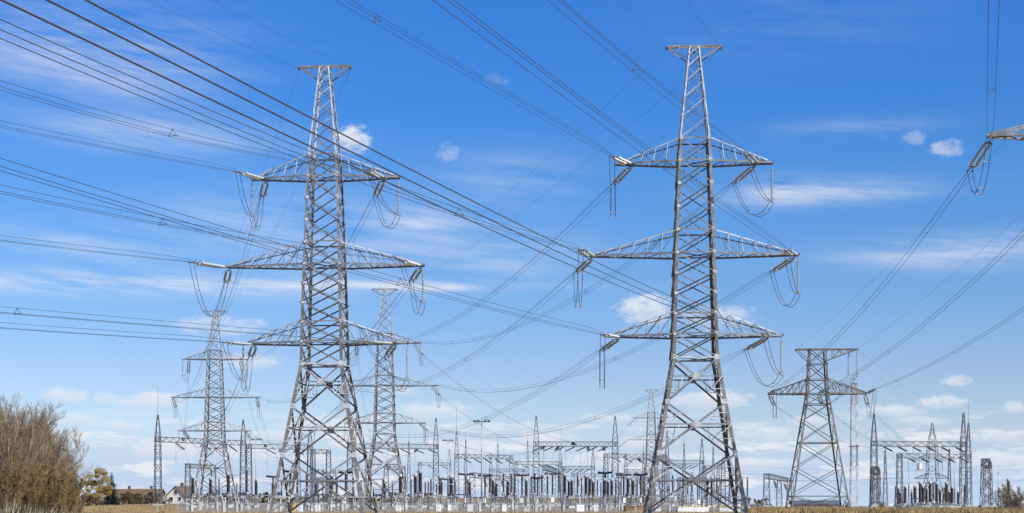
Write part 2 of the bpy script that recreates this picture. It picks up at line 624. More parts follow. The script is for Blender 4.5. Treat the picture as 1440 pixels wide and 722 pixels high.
    for sy in (-1, 1):
        eb.bar(V((-2.66, sy * 0.28, 45.62)), V((2.66, sy * 0.28, 45.62)), 0.13)
        for sx in (-1, 1):
            c = pcorner(44.3, sx, sy)
            eb.bar(V((sx * 2.6, sy * 0.28, 45.56)), c, 0.09)
            eb.bar(lerp(V((sx * 2.6, sy * 0.28, 45.56)), c, 0.5), V((sx * 1.5, sy * 0.28, 45.6)), 0.06)
    for x in (-2.6, -1.6, -0.5, 0.5, 1.6, 2.6):
        eb.bar(V((x, -0.28, 45.62)), V((x, 0.28, 45.62)), 0.1)
    eb.mat('iron')
    for sx in (-1, 1):
        eb.box((sx * 2.66, 0, 45.3), 0.12, 0.2, 0.32)
    eb.build('earth_wire_beam', root)
    # crossarms
    for lev in ('upper', 'middle', 'lower'):
        z, att, tip = ARMS[lev]
        zt = z + 2.15
        for s in (-1, 1):
            ab = MB()
            np_ = 6 if lev == 'middle' else 5
            chord = {}
            for sy in (-1, 1):
                cb = pcorner(z, s, sy)
                ct = pcorner(zt, s, sy)
                e = V((s * tip, sy * 0.32, z))
                et = V((s * (tip - 0.5), sy * 0.32, z + 0.16))
                ab.mat('steel')
                ab.angle(cb, e, V((0, 0, -1)), 0.18, 0.02, V((0, -sy, 0)))
                ab.mat('pale' if sy < 0 else 'leg')  # light painted in: front top chord toned as lit, rear one as shaded
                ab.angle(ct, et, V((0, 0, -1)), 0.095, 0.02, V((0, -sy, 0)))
                chord[sy] = (cb, e, ct, et)
                for i in range(np_):
                    t0, t1 = i / np_, (i + 1) / np_
                    b0, b1 = lerp(cb, e, t0), lerp(cb, e, t1)
                    k0, k1 = lerp(ct, et, t0), lerp(ct, et, t1)
                    ab.mat('steel')
                    if i:
                        ab.mat('pale' if sy < 0 else 'leg')  # same painted light on the uprights: lit tone in front, shaded tone behind
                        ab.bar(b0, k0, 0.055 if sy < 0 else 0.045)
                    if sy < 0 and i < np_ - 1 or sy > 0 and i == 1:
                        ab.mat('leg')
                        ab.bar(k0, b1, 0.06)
            ab.mat('steel')
            for i in range(np_ + 1):
                t = i / np_
                bl, br = lerp(chord[-1][0], chord[-1][1], t), lerp(chord[1][0], chord[1][1], t)
                kl, kr = lerp(chord[-1][2], chord[-1][3], t), lerp(chord[1][2], chord[1][3], t)
                dz = V((0, 0, -0.05))
                ab.bar(bl + dz, br + dz, 0.07)
                if 0 < i < np_:
                    ab.bar(kl, kr, 0.05)
                if i < np_:
                    t2 = (i + 1) / np_
                    bl2, br2 = lerp(chord[-1][0], chord[-1][1], t2), lerp(chord[1][0], chord[1][1], t2)
                    if i % 2:
                        ab.bar(bl + dz * 2, br2 + dz * 2, 0.07)
                    else:
                        ab.bar(br + dz * 2, bl2 + dz * 2, 0.07)
            # attachment beam and end plates
            ab.mat('iron')
            wy = 0.32 + (interp(z, PZ, PW) / 2 - 0.32) * (1 - (att - 2) / (tip - 2)) + 0.1
            ab.box((s * att, 0, z - 0.2), 0.26, 2 * wy, 0.12)
            ab.mat('steel')
            ab.box((s * (tip + 0.02), 0, z - 0.1), 0.05, 0.8, 0.2)
            ab.build('crossarm', root)
    return root


P1 = gp(457, 90)
P2 = gp(976, 86)
P3 = gp(302, 208)
P4 = gp(541, 186)
P5 = gp(916, 358)
big_pylon = make_pylon('tall near lattice pylon on the left, its legs overlapping the farther pylon right behind it', P1, 'three-arm pylons')
dup(big_pylon, 'tall near lattice pylon on the right, tallest thing in the photo', P2, radians(-2.5))
dup(big_pylon, 'distant three-arm pylon above the cream house, left of the near left pylon', P3, 0.0)
dup(big_pylon, 'mid-distance three-arm pylon just right of the near left pylon', P4, 0.0)
dup(big_pylon, 'farthest small three-arm pylon, just left of the near right pylon', P5, 0.0)
ROT = {'near left pylon': radians(-3.5), 'near right pylon': radians(-2.5)}
big_pylon.rotation_euler = (0, 0, ROT['near left pylon'])
PY = {'near left pylon': P1, 'near right pylon': P2, 'distant pylon above the house': P3, 'mid-distance pylon behind it': P4}

# ------------------------------------------------------------------ insulators
def disc_profile(t0, t1, n, r, core=0.045):
    p = [(t0 - 0.12, 0.03), (t0, 0.04)]
    st = (t1 - t0) / n
    for i in range(n):
        t = t0 + i * st
        p += [(t, core), (t + st * 0.30, r * 0.75), (t + st * 0.48, r), (t + st * 0.62, r * 0.92), (t + st * 0.75, core)]
    p += [(t1, 0.04), (t1 + 0.12, 0.03)]
    return p


def make_tension(label, loc, rot):
    root = thing('tension_insulator', label, 'insulator', loc)
    root.rotation_mode = 'QUATERNION'
    root.rotation_quaternion = rot
    for s in (-1, 1):
        b = MB().mat('glass')
        b.lathe(V((0.55, s * 0.24, 0)), V((4.5, s * 0.24, 0)), disc_profile(0.2, 3.6, 20, 0.13, 0.055), 10)
        b.build('disc_string', root, True)
    y = MB().mat('iron')
    y.bar(V((0, 0, 0)), V((0.4, 0, 0)), 0.07)
    y.prism([(0, 0), (0.26, -0.32), (0.34, -0.32), (0.34, 0.32), (0.26, 0.32)], V((0.25, 0, -0.02)), V((0.25, 0, 0.02)), V((1, 0, 0)), V((0, 1, 0)))
    y.build('yoke_plate', root)
    y = MB().mat('iron')
    y.prism([(0, -0.32), (0.08, -0.32), (0.36, -0.1), (0.36, 0.1), (0.08, 0.32), (0, 0.32)], V((4.35, 0, -0.02)), V((4.35, 0, 0.02)), V((1, 0, 0)), V((0, 1, 0)))
    for a in (-0.2, 0.2):
        y.bar(V((4.6, a * 0.3, 0)), V((5.1, a, 0)), 0.06)
        y.bar(V((4.9, a, -0.02)), V((5.3, a, -0.02)), 0.09)
    y.build('yoke_plate', root)
    r = MB().mat('cap')
    for s in (-1, 1):
        pts = [V((4.15, s * 0.24 + 0.26 * cos(a), 0.26 * sin(a))) for a in [2 * pi * k / 12 for k in range(12)]]
        r.tube(pts + [pts[0], pts[1]], 0.022, 4, cap=False)
        r.bar(V((4.15, s * 0.24 - 0.26, 0)), V((4.5, s * 0.2, 0)), 0.03)
    r.build('arcing_ring', root)
    return root


def make_hanging(label, loc):
    root = thing('jumper_insulator', label, 'insulator', loc)
    b = MB().mat('glass')
    b.lathe(V((0, 0, -0.35)), V((0, 0, -4)), disc_profile(0.1, 3.1, 19, 0.14, 0.04), 10)
    b.build('disc_string', root, True)
    y = MB().mat('iron')
    y.bar(V((0, 0, 0)), V((0, 0, -0.45)), 0.05)
    y.build('hanger', root)
    y = MB().mat('cap')
    y.box((0, 0, -3.75), 0.16, 0.5, 0.2)
    pts = [V((0.28 * cos(a), 0.28 * sin(a), -3.5)) for a in [2 * pi * k / 12 for k in range(12)]]
    y.tube(pts + [pts[0], pts[1]], 0.02, 4, cap=False)
    y.build('clamp', root)
    return root


def quat_to(d):
    """local X along d, local Y horizontal"""
    d = d.normalized()
    y = V((0, 0, 1)).cross(d).normalized()
    z = d.cross(y)
    return Matrix((d, y, z)).transposed().to_quaternion()


tension0 = hanging0 = None
SLEN = 5.2


def tension(loc, d, label, scale=1.0):
    global tension0
    q = quat_to(d)
    if tension0 is None:
        tension0 = make_tension(label, loc, q)
        tag(tension0, group='glass tension insulators')
        t = tension0
    else:
        t = dup(tension0, label, loc, q, scale, 'glass tension insulators')
    return loc + d.normalized() * SLEN * scale


def hang(loc, label, d=None, scale=1.0):
    global hanging0
    if hanging0 is None:
        hanging0 = make_hanging(label, loc)
        tag(hanging0, group='hanging jumper insulators')
        t = hanging0
    else:
        t = dup(hanging0, label, loc, None, scale, 'hanging jumper insulators')
    return loc + V((0, 0, -3.75 * scale))


def curve(a, b, sag, n):
    return [lerp(a, b, t) - V((0, 0, 4 * sag * t * (1 - t))) for t in [i / n for i in range(n + 1)]]


def bundle(a, b, sag, label, group, offs=None, r=0.016, n=None, spacer=62, name='conductor_bundle', cat='power line', smat='iron'):
    """one phase: sub-conductors held apart by spacers"""
    L = (b - a).length
    n = n or max(8, int(L / 4))
    d = (b - a).normalized()
    side = V((0, 0, 1)).cross(d).normalized()
    upv = V((0, 0, 1))
    offs = offs or [(-0.28, 0.0), (0.28, 0.0), (0.0, 0.42)]
    root = thing(name, label, cat, a, 0, group)
    pts = [p - a for p in curve(a, b, sag, n)]
    for ox, oz in offs:
        w = MB().mat('wire')
        ln = []
        for i, p in enumerate(pts):
            t = i / n
            k = min(1.0, 0.45 + t * L / 8, 0.45 + (1 - t) * L / 8)
            ln.append(p + side * ox * k + upv * oz * k)
        w.tube(ln, r, 5)
        w.build('conductor', root, True)
    if spacer and len(offs) > 1:
        m = int(L / spacer)
        for j in range(m):
            t = (j + 0.6) / max(m, 1)
            if t > 0.97:
                continue
            c = lerp(V((0, 0, 0)), b - a, t) - V((0, 0, 4 * sag * t * (1 - t)))
            if (a + c).y < 85:
                continue
            sp = MB().mat(smat)
            q = [c + side * ox + upv * oz for ox, oz in offs]
            for i in range(len(q)):
                if len(q) > 2 or i == 0:
                    sp.bar(q[i], q[(i + 1) % len(q)], 0.028)
                sp.box(tuple(q[i] - V((0, 0, 0.04))), 0.07, 0.07, 0.08)
            sp.build('spacer', root)
    return root


def jumper(pts, label, group, gap=0.22, name='jumper_loop'):
    """pts: list of (a, b, sag) pieces joined end to end; two conductors side by side"""
    a0 = pts[0][0]
    root = thing(name, label, 'jumper cable', a0, 0, group)
    line = []
    for a, b, s in pts:
        c = curve(a, b, s, 12)
        line += c if not line else c[1:]
    for sgn in (-1, 1):
        w = MB().mat('wire')
        ln = []
        for i, p in enumerate(line):
            d = line[min(i + 1, len(line) - 1)] - line[max(i - 1, 0)]
            h = V((d.x, d.y, 0))
            side = V((0, 0, 1)).cross(h).normalized() if h.length > 1e-4 else V((1, 0, 0))
            ln.append(p - a0 + side * gap * sgn + V((0, 0, 0.06 * sgn)))
        w.tube(ln, 0.026, 5)
        w.build('conductor', root, True)
    for f in (0.2, 0.42, 0.62, 0.82):
        sp = MB().mat('cap')
        i = int(f * (len(line) - 1))
        d = line[i + 1] - line[i - 1]
        h = V((d.x, d.y, 0))
        side = V((0, 0, 1)).cross(h).normalized() if h.length > 1e-4 else V((1, 0, 0))
        sp.bar(line[i] - a0 - side * gap, line[i] - a0 + side * gap, 0.05)
        for sgn in (-1, 1):
            c = line[i] - a0 + side * gap * sgn
            sp.box((c.x, c.y, c.z - 0.05), 0.09, 0.09, 0.10)
        sp.build('spacer', root)
    return root


# spans that come in from behind the viewer: (bearing from -Y towards -X, sag over 300 m, rise at the far end)
BACK = {('near left pylon', 'upper', -1): (21, 7.5, -4), ('near left pylon', 'middle', -1): (23, 6.5, 0), ('near left pylon', 'lower', -1): (22, 4, -4),
        ('near left pylon', 'upper', 1): (11.5, 14.5, 0), ('near left pylon', 'middle', 1): (17, 8.5, 0), ('near left pylon', 'lower', 1): (27.5, 2, -8),
        ('near right pylon', 'upper', -1): (24, 1, 0), ('near right pylon', 'middle', -1): (12.5, 6.5, -12), ('near right pylon', 'lower', -1): (20.5, 5, 8),
        ('near right pylon', 'upper', 1): (18, 7.5, -4), ('near right pylon', 'middle', 1): (20, 3.5, 0), ('near right pylon', 'lower', 1): (14, 4, -12)}
HANG = {('near left pylon', 'upper', -1), ('near left pylon', 'upper', 1), ('near left pylon', 'middle', 1), ('near left pylon', 'lower', 1), ('near left pylon', 'lower', -1),
        ('near right pylon', 'upper', 1), ('near right pylon', 'middle', 1), ('near right pylon', 'lower', 1)}
SIDE = {-1: 'left', 1: 'right'}
NEXT = {'near left pylon': 'distant pylon above the house', 'near right pylon': 'mid-distance pylon behind it'}
SHORT = {'near left pylon': 'near left pylon', 'near right pylon': 'near right pylon',
         'distant pylon above the house': 'distant pylon above the house', 'mid-distance pylon behind it': 'pylon behind near left one'}


def on(tower, x, z):
    """point at local x, height z in the plane of a pylon's arms"""
    a = ROT.get(tower, 0.0)
    return PY[tower] + V((x * cos(a), x * sin(a), z))


def attach(tower, lev, s):
    z, att, tip = ARMS[lev]
    return on(tower, s * att, z - 0.2)


for tw in ('near left pylon', 'near right pylon'):
    nx = NEXT[tw]
    for lev in ('upper', 'middle', 'lower'):
        for s in (-1, 1):
            z, att, tip = ARMS[lev]
            at = attach(tw, lev, s)
            where = f'{SIDE[s]} {lev} arm of {SHORT[tw]}'
            th, sag, dz = BACK[(tw, lev, s)]
            d = V((-sin(radians(th)), -cos(radians(th)), 0))
            e = tension(at + d * 0.35, d + V((0, 0, -0.05)), f'glass insulator pair pulling towards the viewer on {where}', 1.2 if (lev, s) == ('middle', -1) else 1.0)
            far = e + d * 300 + V((0, 0, dz))
            bundle(e, far, sag, f'three wires coming overhead from the viewer to {where}', 'incoming conductor bundles')
            # onward span
            a2 = attach(nx, lev, s)
            d2 = (a2 - at)
            d2 = V((d2.x, d2.y, -0.13 * d2.length)).normalized()
            e2 = tension(at + d2 * 0.35, d2, f'glass insulator pair pulling towards the substation on {where}')
            d3 = V((at.x - a2.x, at.y - a2.y, 0))
            d3 = V((d3.x, d3.y, -0.03 * d3.length)).normalized()
            e3 = tension(a2 + d3 * 0.35, d3, f'insulator pair facing the viewer on {SIDE[s]} {lev} arm of {SHORT[nx]}')
            bundle(e2, e3, 5.5, f'three wires sagging away to the yard from {where}', 'conductor bundles between pylons')
            lab = f'hanging loop of two wires under the {where}'
            if (tw, lev, s) in HANG:
                hb = hang(on(tw, s * (tip - 0.12), z - 0.12), f'single insulator string hanging at the tip of {where}')
                jumper([(e, hb, 1.0), (hb, e2, 2.2)], lab, 'jumper loops')
            else:
                jumper([(e, e2, 4.4)], lab, 'jumper loops')

# earth wires on the pylon tops
def single(a, b, sag, label, group, name='earth_wire', r=0.013, cat='wire', n=None):
    n = n or max(10, int((b - a).length / 5))
    w = MB().mat('wire')
    w.tube([p - a for p in curve(a, b, sag, n)], r, 4)
    o = w.build(name, None, True)
    o.location = a
    return tag(o, label, cat, group)


for tw, th in (('near left pylon', 20), ('near right pylon', 18)):
    for s in (-1, 1):
        a = on(tw, s * 2.66, 45.4)
        d = V((-sin(radians(th)), -cos(radians(th)), 0))
        single(a, a + d * 300 + V((0, 0, 2)), 5, f'thin earth wire to the viewer from {SIDE[s]} top tip of {SHORT[tw]}', 'earth wires')
        b = PY[NEXT[tw]] + V((s * 2.66, 0, 45.4))
        single(a, b, 2.0, f'thin earth wire to the next pylon from {SIDE[s]} top tip of {SHORT[tw]}', 'earth wires')

# ------------------------------------------------------------------ substation gantries
def lattice_column(b, x, y, w0, w1, z0, z1, step=1.5, m=0.16, dm=0.11):
    def cn(z, sx, sy):
        h = lerp(w0, w1, (z - z0) / (z1 - z0)) / 2
        return V((x + sx * h, y + sy * h, z))
    n = max(3, int((z1 - z0) / step))
    for sx, sy in ((-1, -1), (1, -1), (1, 1), (-1, 1)):
        b.bar(cn(z0, sx, sy), cn(z1, sx, sy), m)
    for i, (s0, s1) in enumerate(FACES):
        for k in range(n):
            za, zb = lerp(z0, z1, k / n), lerp(z0, z1, (k + 1) / n)
            if (k + i) % 2:
                b.bar(cn(za, *s0), cn(zb, *s1), dm)
            else:
                b.bar(cn(za, *s1), cn(zb, *s0), dm)
            if k % 3 == 0:
                b.bar(cn(za, *s0), cn(za, *s1), dm)


def truss(b, p, q, w, step=1.3, m=0.15, dm=0.10):
    """box girder from p to q, w high and wide"""
    d = (q - p).normalized()
    a = d.cross(V((0, 0, 1))).normalized()
    up = V((0, 0, 1))
    n = max(4, int((q - p).length / step))
    cs = [(-1, 0), (1, 0), (1, 1), (-1, 1)]

    def pt(t, c):
        return lerp(p, q, t) + a * (c[0] * w / 2) + up * (c[1] * w)
    for c in cs:
        b.bar(pt(0, c), pt(1, c), m)
    for i in range(4):
        c0, c1 = cs[i], cs[(i + 1) % 4]
        for k in range(n):
            t0, t1 = k / n, (k + 1) / n
            if k % 2:
                b.bar(pt(t0, c0), pt(t1, c1), dm)
            else:
                b.bar(pt(t0, c1), pt(t1, c0), dm)
        b.bar(pt(0, c0), pt(0, c1), m)
        b.bar(pt(1, c0), pt(1, c1), m)


def gantry(label, a, b_, h, spires=(0, 0), rods=(0, 0), w=1.3, bw=1.25, mat='far', m=0.165, mids=(), bm=0.10):
    root = thing('substation_gantry', label, 'gantry', a, 0, 'substation gantries')
    q = b_ - a
    for i, e in enumerate((V((0, 0, 0)), q)):
        c = MB().mat(mat)
        lattice_column(c, e.x, e.y, w * 1.35, w, 0, h + bw, m=m)
        if spires[i]:
            lattice_column(c, e.x, e.y, w, 0.25, h + bw, spires[i], 1.6, m * 0.9, 0.08)
        if rods[i]:
            c.tube([V((e.x, e.y, (spires[i] or h + bw) - 0.3)), V((e.x, e.y, rods[i]))], 0.06, 5, 0.025)
        c.mat('concrete')
        c.box((e.x, e.y, -0.05), w * 1.7, w * 1.7, 0.4)
        c.build('column', root)
    for t in mids:
        c = MB().mat(mat)
        e = q * t
        lattice_column(c, e.x, e.y, w * 1.3, w * 0.9, 0, h, m=m)
        c.build('column', root)
    g = MB().mat(mat)
    d = q.normalized()
    truss(g, V((0, 0, h)) - d * 0.3, V((q.x, q.y, h)) + d * 0.3, bw, 1.3 if bm > 0.08 else 2.6, m=m, dm=bm)
    g.build('girder', root)
    return root


G = {}


def addg(key, label, px0, d0, px1, d1, h, **kw):
    a, b = gp(px0, d0), gp(px1, d1)
    G[key] = (a, b, h)
    gantry(label, a, b, h, **kw)


addg('A1', 'tall gantry left of the cream house, with a spire and rod on its left column', 222, 232, 342, 248, 16.6, spires=(23.6, 23.8), rods=(31.5, 0))
addg('A2', 'gantry span seen through the legs of the near left pylon', 350, 250, 436, 256, 15.8, spires=(0, 21.5))
addg('A3', 'gantry whose right column ends in a spire just right of the mid-distance pylon', 492, 248, 613, 252, 15.8, spires=(0, 24.6))
addg('A4', 'small gantry between two plain columns behind the near left pylon', 440, 285, 462, 288, 16.2)
addg('B', 'gantry left of the tall lamp mast, its spired column topped by a thin rod', 642, 296, 719, 306, 15.2, spires=(24.0, 0), rods=(33.0, 0))
addg('C', 'tall gantry with twin spires between the lamp mast and the near right pylon', 754, 250, 865, 250, 16.4, spires=(25.0, 25.0), w=1.5)
addg('D1', 'lower gantry crossing behind the left spire of the twin-spire gantry', 726, 350, 788, 352, 15.0, spires=(0, 21.5))
addg('D2', 'lower gantry crossing below the girder of the twin-spire gantry', 791, 356, 834, 352, 13.2, spires=(0, 21.6))
addg('E', 'low receding portal frame behind the lamp mast', 664, 238, 718, 285, 7.4, mids=(0.5,), m=0.10, bm=0.055)
addg('F', 'low dark portal frame under the left end of the twin-spire gantry', 766, 238, 784, 272, 9.4, m=0.10, bm=0.055)
addg('H', 'low portal frame under the farthest small pylon', 870, 240, 908, 285, 7.4, mids=(0.5,), m=0.10, bm=0.055)
addg('GG', 'square-ended gantry running behind the farthest small pylon', 852, 298, 935, 302, 15.4)
addg('I1', 'gantry seen through the legs of the near right pylon, left column spired', 938, 300, 987, 300, 13.6, spires=(25.0, 22.3))
addg('I2', 'small gantry seen through the right legs of the near right pylon', 990, 330, 1017, 334, 13.4, spires=(0, 18))
addg('J', 'low receding portal frame left of the squat pylon', 1078, 240, 1110, 300, 7.6, mids=(0.5,), m=0.10, bm=0.055)
addg('K1', 'wide gantry on the right with spires and rods on both columns', 1229, 232, 1355, 236, 15.8, spires=(24.2, 24.8), rods=(33.0, 0), w=1.35)
addg('K2', 'gantry with a lower girder behind the wide right gantry', 1265, 268, 1362, 272, 14.7, spires=(0, 25.6), rods=(0, 33.0))
addg('L', 'end-on gantry with a boxed head on the far right', 1386, 185, 1389, 203, 8.6, w=1.35, bw=1.5, m=0.12, bm=0.07)
addg('N', 'end-on gantry beside the left column of the wide right gantry', 1230.5, 195, 1233, 212, 7.4, w=1.3, bw=1.4, m=0.12, bm=0.07)
addg('O', 'small gantry left of the distant pylon, beside the cream house', 264, 280, 300, 292, 11.4)
addg('Q', 'low gantry seen through the legs of the mid-distance pylon', 543, 292, 567, 298, 11.2)
addg('R', 'small low gantry seen through the near left pylon', 441, 300, 457, 304, 10.2)

addg('S1', 'far gantry between the lamp masts, its right column spired', 590, 372, 632, 376, 15.5, spires=(0, 22.5))
addg('S2', 'far gantry just right of the tall lamp mast', 690, 382, 736, 380, 13.0, spires=(21.0, 0))
addg('S3', 'far low gantry between the two spires of the twin-spire gantry', 806, 400, 850, 402, 11.5, spires=(0, 20.5))
addg('S4', 'far gantry touching the left leg of the near right pylon', 880, 372, 932, 376, 12.6, spires=(20.5, 0))
addg('S5', 'far gantry seen low within the near right pylon', 955, 390, 1010, 392, 10.4, spires=(0, 18.5))
addg('S6', 'far gantry seen low within the near left pylon', 470, 380, 520, 384, 12.4, spires=(0, 20))
for i, (px, d, h, nm) in enumerate([(575, 300, 21, 'left of the spired column'), (655, 340, 24, 'left of the tall lamp mast'), (700, 330, 22, 'right of the tall lamp mast'), (742, 360, 25, 'left of the twin-spire gantry'), (905, 345, 20, 'below the farthest pylon'),
                                    (962, 350, 24, 'left within the near right pylon'), (1003, 350, 23, 'right within the near right pylon'), (420, 330, 23, 'within the near left pylon'), (1245, 330, 21, 'by the left column of the wide right gantry'), (1335, 340, 22, 'by the right column of the wide right gantry')]):
    t = thing('lightning_mast', f'slender lattice spire {nm}', 'mast', gp(px, d), 0, 'lightning masts')
    b = MB().mat('far')
    lattice_column(b, 0, 0, 1.7, 0.25, 0, h, 1.8, 0.15, 0.09)
    b.build('lattice', t)
    b = MB().mat('far')
    b.tube([V((0, 0, h - 0.2)), V((0, 0, h + 4))], 0.06, 5, 0.025)
    b.build('rod', t)

# strings and wires that end on the gantries
def dark_string(label, loc, q):
    root = thing('dark_insulator', label, 'insulator', loc, 0, 'dark insulator strings on the gantries')
    root.rotation_mode = 'QUATERNION'
    root.rotation_quaternion = q
    for s in (-1, 1):
        b = MB().mat('porcelain')
        b.lathe(V((0.3, s * 0.22, 0)), V((4, s * 0.22, 0)), disc_profile(0.2, 3.5, 18, 0.19, 0.08), 6)
        b.build('disc_string', root, True)
    y = MB().mat('iron')
    y.bar(V((0, -0.25, 0)), V((0, 0.25, 0)), 0.1)
    y.bar(V((0, 0.22, 0)), V((0.5, 0.22, 0)), 0.06)
    y.bar(V((0, -0.22, 0)), V((0.5, -0.22, 0)), 0.06)
    y.build('yoke', root)
    y = MB().mat('iron')
    y.bar(V((3.9, -0.25, 0)), V((3.9, 0.25, 0)), 0.1)
    y.build('yoke', root)
    return root


dark0 = None


def dstring(loc, d, label, scale=1.0):
    global dark0
    if dark0 is None:
        dark0 = dark_string(label, loc, quat_to(d))
    else:
        dup(dark0, label, loc, quat_to(d), scale)
    return loc + d.normalized() * 3.95 * scale


ORD = ['first', 'second', 'third', 'fourth', 'fifth', 'sixth', 'seventh', 'eighth']


def onto(pt, key, t, lab, sag=2.5, two=True):
    """wire from pt to the girder of a gantry, ending in a dark string"""
    a, b, h = G[key]
    g = lerp(a, b, t) + V((0, 0, h + 0.3))
    d = pt - g
    d = V((d.x, d.y, 0)).normalized()
    d = (d + V((0, 0, -0.28 if pt.z < g.z + 8 else 0.15))).normalized()
    e = dstring(g + d * 0.8, d, lab[0])
    bundle(pt, e, sag, lab[1], 'wires landing on the gantries', [(-0.2, 0), (0.2, 0)], 0.018, spacer=40)
    return e


for (tw, key, side, nm) in (('mid-distance pylon behind it', 'C', 1, 'twin-spire gantry'), ('mid-distance pylon behind it', 'A3', -1, 'gantry behind the mid-distance pylon'),
                            ('distant pylon above the house', 'A1', -1, 'tall gantry left of the house'), ('distant pylon above the house', 'A2', 1, 'gantry behind the near left pylon')):
    for i, lev in enumerate(('upper', 'middle', 'lower')):
        at = attach(tw, lev, side)
        a, b, h = G[key]
        t = {0: 0.28, 1: 0.52, 2: 0.78}[i]
        if key == 'C':
            t = (0.52, 0.30, 0.12)[i]
        g = lerp(a, b, t) + V((0, 0, h))
        d = (g - at)
        hl = V((d.x, d.y, 0)).length
        d = V((d.x, d.y, d.z - hl * 0.22)).normalized()
        where = f'{SIDE[side]} {lev} arm of {SHORT[tw]}'
        e = tension(at + d * 0.35, d, f'insulator pair slanting to the yard from {where}')
        onto(e, key, t, (f'dark gantry string ending the wires of {where}', f'two wires dropping to a gantry from {where}'), 3.0)
        z, att, tip = ARMS[lev]
        d3 = (at - attach({v: k for k, v in NEXT.items()}[tw], lev, side))
        d3 = V((-d3.x, -d3.y, 0)).normalized()
        e0 = at + d3 * 5.5 + V((0, 0, -0.2))
        if lev != 'middle':
            hb = hang(PY[tw] + V((side * (tip - 0.12), 0, z - 0.12)), f'single insulator string hanging straight on {where}')
            jumper([(e0, hb, 1.0), (hb, e, 1.6)], f'wire loop under the {where}', 'jumper loops')
        else:
            jumper([(e0, e, 3.6)], f'wire loop under the {where}', 'jumper loops')

# farthest pylon: strings and wires towards the yard on its left
for i, lev in enumerate(('upper', 'middle', 'lower')):
    z, att, tip = ARMS[lev]
    for s in (-1, 1):
        at = P5 + V((s * att, 0, z - 0.2))
        d = V((-0.75, -0.5, -0.62)).normalized()
        e = tension(at, d, f'insulator string slanting down from the {SIDE[s]} {lev} arm of the farthest small pylon')
        key, t = ('C', 0.45 + 0.2 * i) if s < 0 else ('GG', 0.3 + 0.25 * i)
        onto(e, key, t, (f'dark gantry string ending the {SIDE[s]} {lev} wire of the farthest pylon',
                         f'two faint wires from the {SIDE[s]} {lev} arm of the farthest small pylon'), 4.0)

# strings hanging between gantry girders and the equipment below
hang_list = [('A1', 3, 'tall gantry left of the house'), ('A3', 6, 'gantry behind the mid-distance pylon'), ('B', 5, 'gantry left of the lamp mast'),
             ('C', 7, 'twin-spire gantry'), ('D1', 5, 'lower gantry behind the left spire'), ('D2', 5, 'lower gantry under the twin-spire girder'),
             ('GG', 5, 'square-ended gantry'), ('I1', 6, 'gantry within the near right pylon'), ('K1', 6, 'wide right gantry'), ('K2', 5, 'lower girder of the right gantries'),
             ('E', 2, 'low portal behind the lamp mast'), ('H', 2, 'low portal under the farthest pylon'), ('J', 2, 'low portal left of squat pylon'), ('A2', 2, 'gantry within the near left pylon'), ('S1', 2, 'far gantry between the lamp masts'), ('S2', 2, 'far gantry past the lamp mast'), ('S4', 2, 'far gantry by near right pylon'), ('S5', 2, 'far gantry in near right pylon')]
rnd = random.Random(5)
for key, n, nm in hang_list:
    a, b, h = G[key]
    dr = (b - a).normalized()
    for i in range(n):
        t = (i + 0.6) / (n + 0.2)
        g = lerp(a, b, t) + V((0, 0, h - 0.05))
        sgn = -1 if key in ('I1', 'C', 'D2') else 1
        d = V((sgn * dr.x * 0.8, 0.35, -0.35))
        e = dstring(g, d, f'{ORD[i]} dark string from the left on the {nm}', 0.85)
        z1 = rnd.uniform(5.5, 7.0) if h > 10 else rnd.uniform(3.5, 5)
        foot = V((e.x + sgn * rnd.uniform(1, 6) * dr.x, e.y + rnd.uniform(2, 12), z1))
        single(e, foot, rnd.uniform(0.6, 1.6), f'thin slanting wire from the {ORD[i]} dark string of the {nm}', 'droppers under the gantries', 'dropper_wire', 0.022, 'wire', 10)
        if i % 2 == 0:
            single(g + V((0.3, 0, 0)), V((g.x + 0.3, g.y, g.z - rnd.uniform(4.5, 7))), 0.0, f'straight thin wire beside the {ORD[i]} string of the {nm}', 'droppers under the gantries', 'dropper_wire', 0.03, 'wire', 3)

# busbars strung through the yard
for i, (px0, d0, px1, d1, py0, py1, nm) in enumerate([(575, 215, 905, 225, 684, 685, 'from the mid-distance pylon to the square-ended gantry'), (600, 280, 860, 300, 689, 690, 'low behind the lamp mast'),
                                                      (430, 240, 640, 245, 684, 682, 'between the near left pylon and the lamp mast'), (320, 245, 460, 250, 666, 672, 'behind the near left pylon'),
                                                      (940, 320, 1430, 340, 668, 655, 'far beyond both right pylons'), (1060, 330, 1440, 340, 676, 677, 'far behind the squat pylon'),
                                                      (1000, 400, 1440, 420, 655, 662, 'highest across the far right yard'), (590, 226, 800, 238, 671, 668, 'under the gantry left of the lamp mast')]):
    a, b = gp(px0, d0, zat(py0, d0)), gp(px1, d1, zat(py1, d1))
    bundle(a, b, 1.2, f'pair of horizontal wires strung {nm}', 'wires strung through the yard', [(-0.2, 0), (0.2, 0.5)], 0.02, spacer=0, name='busbar_wires')

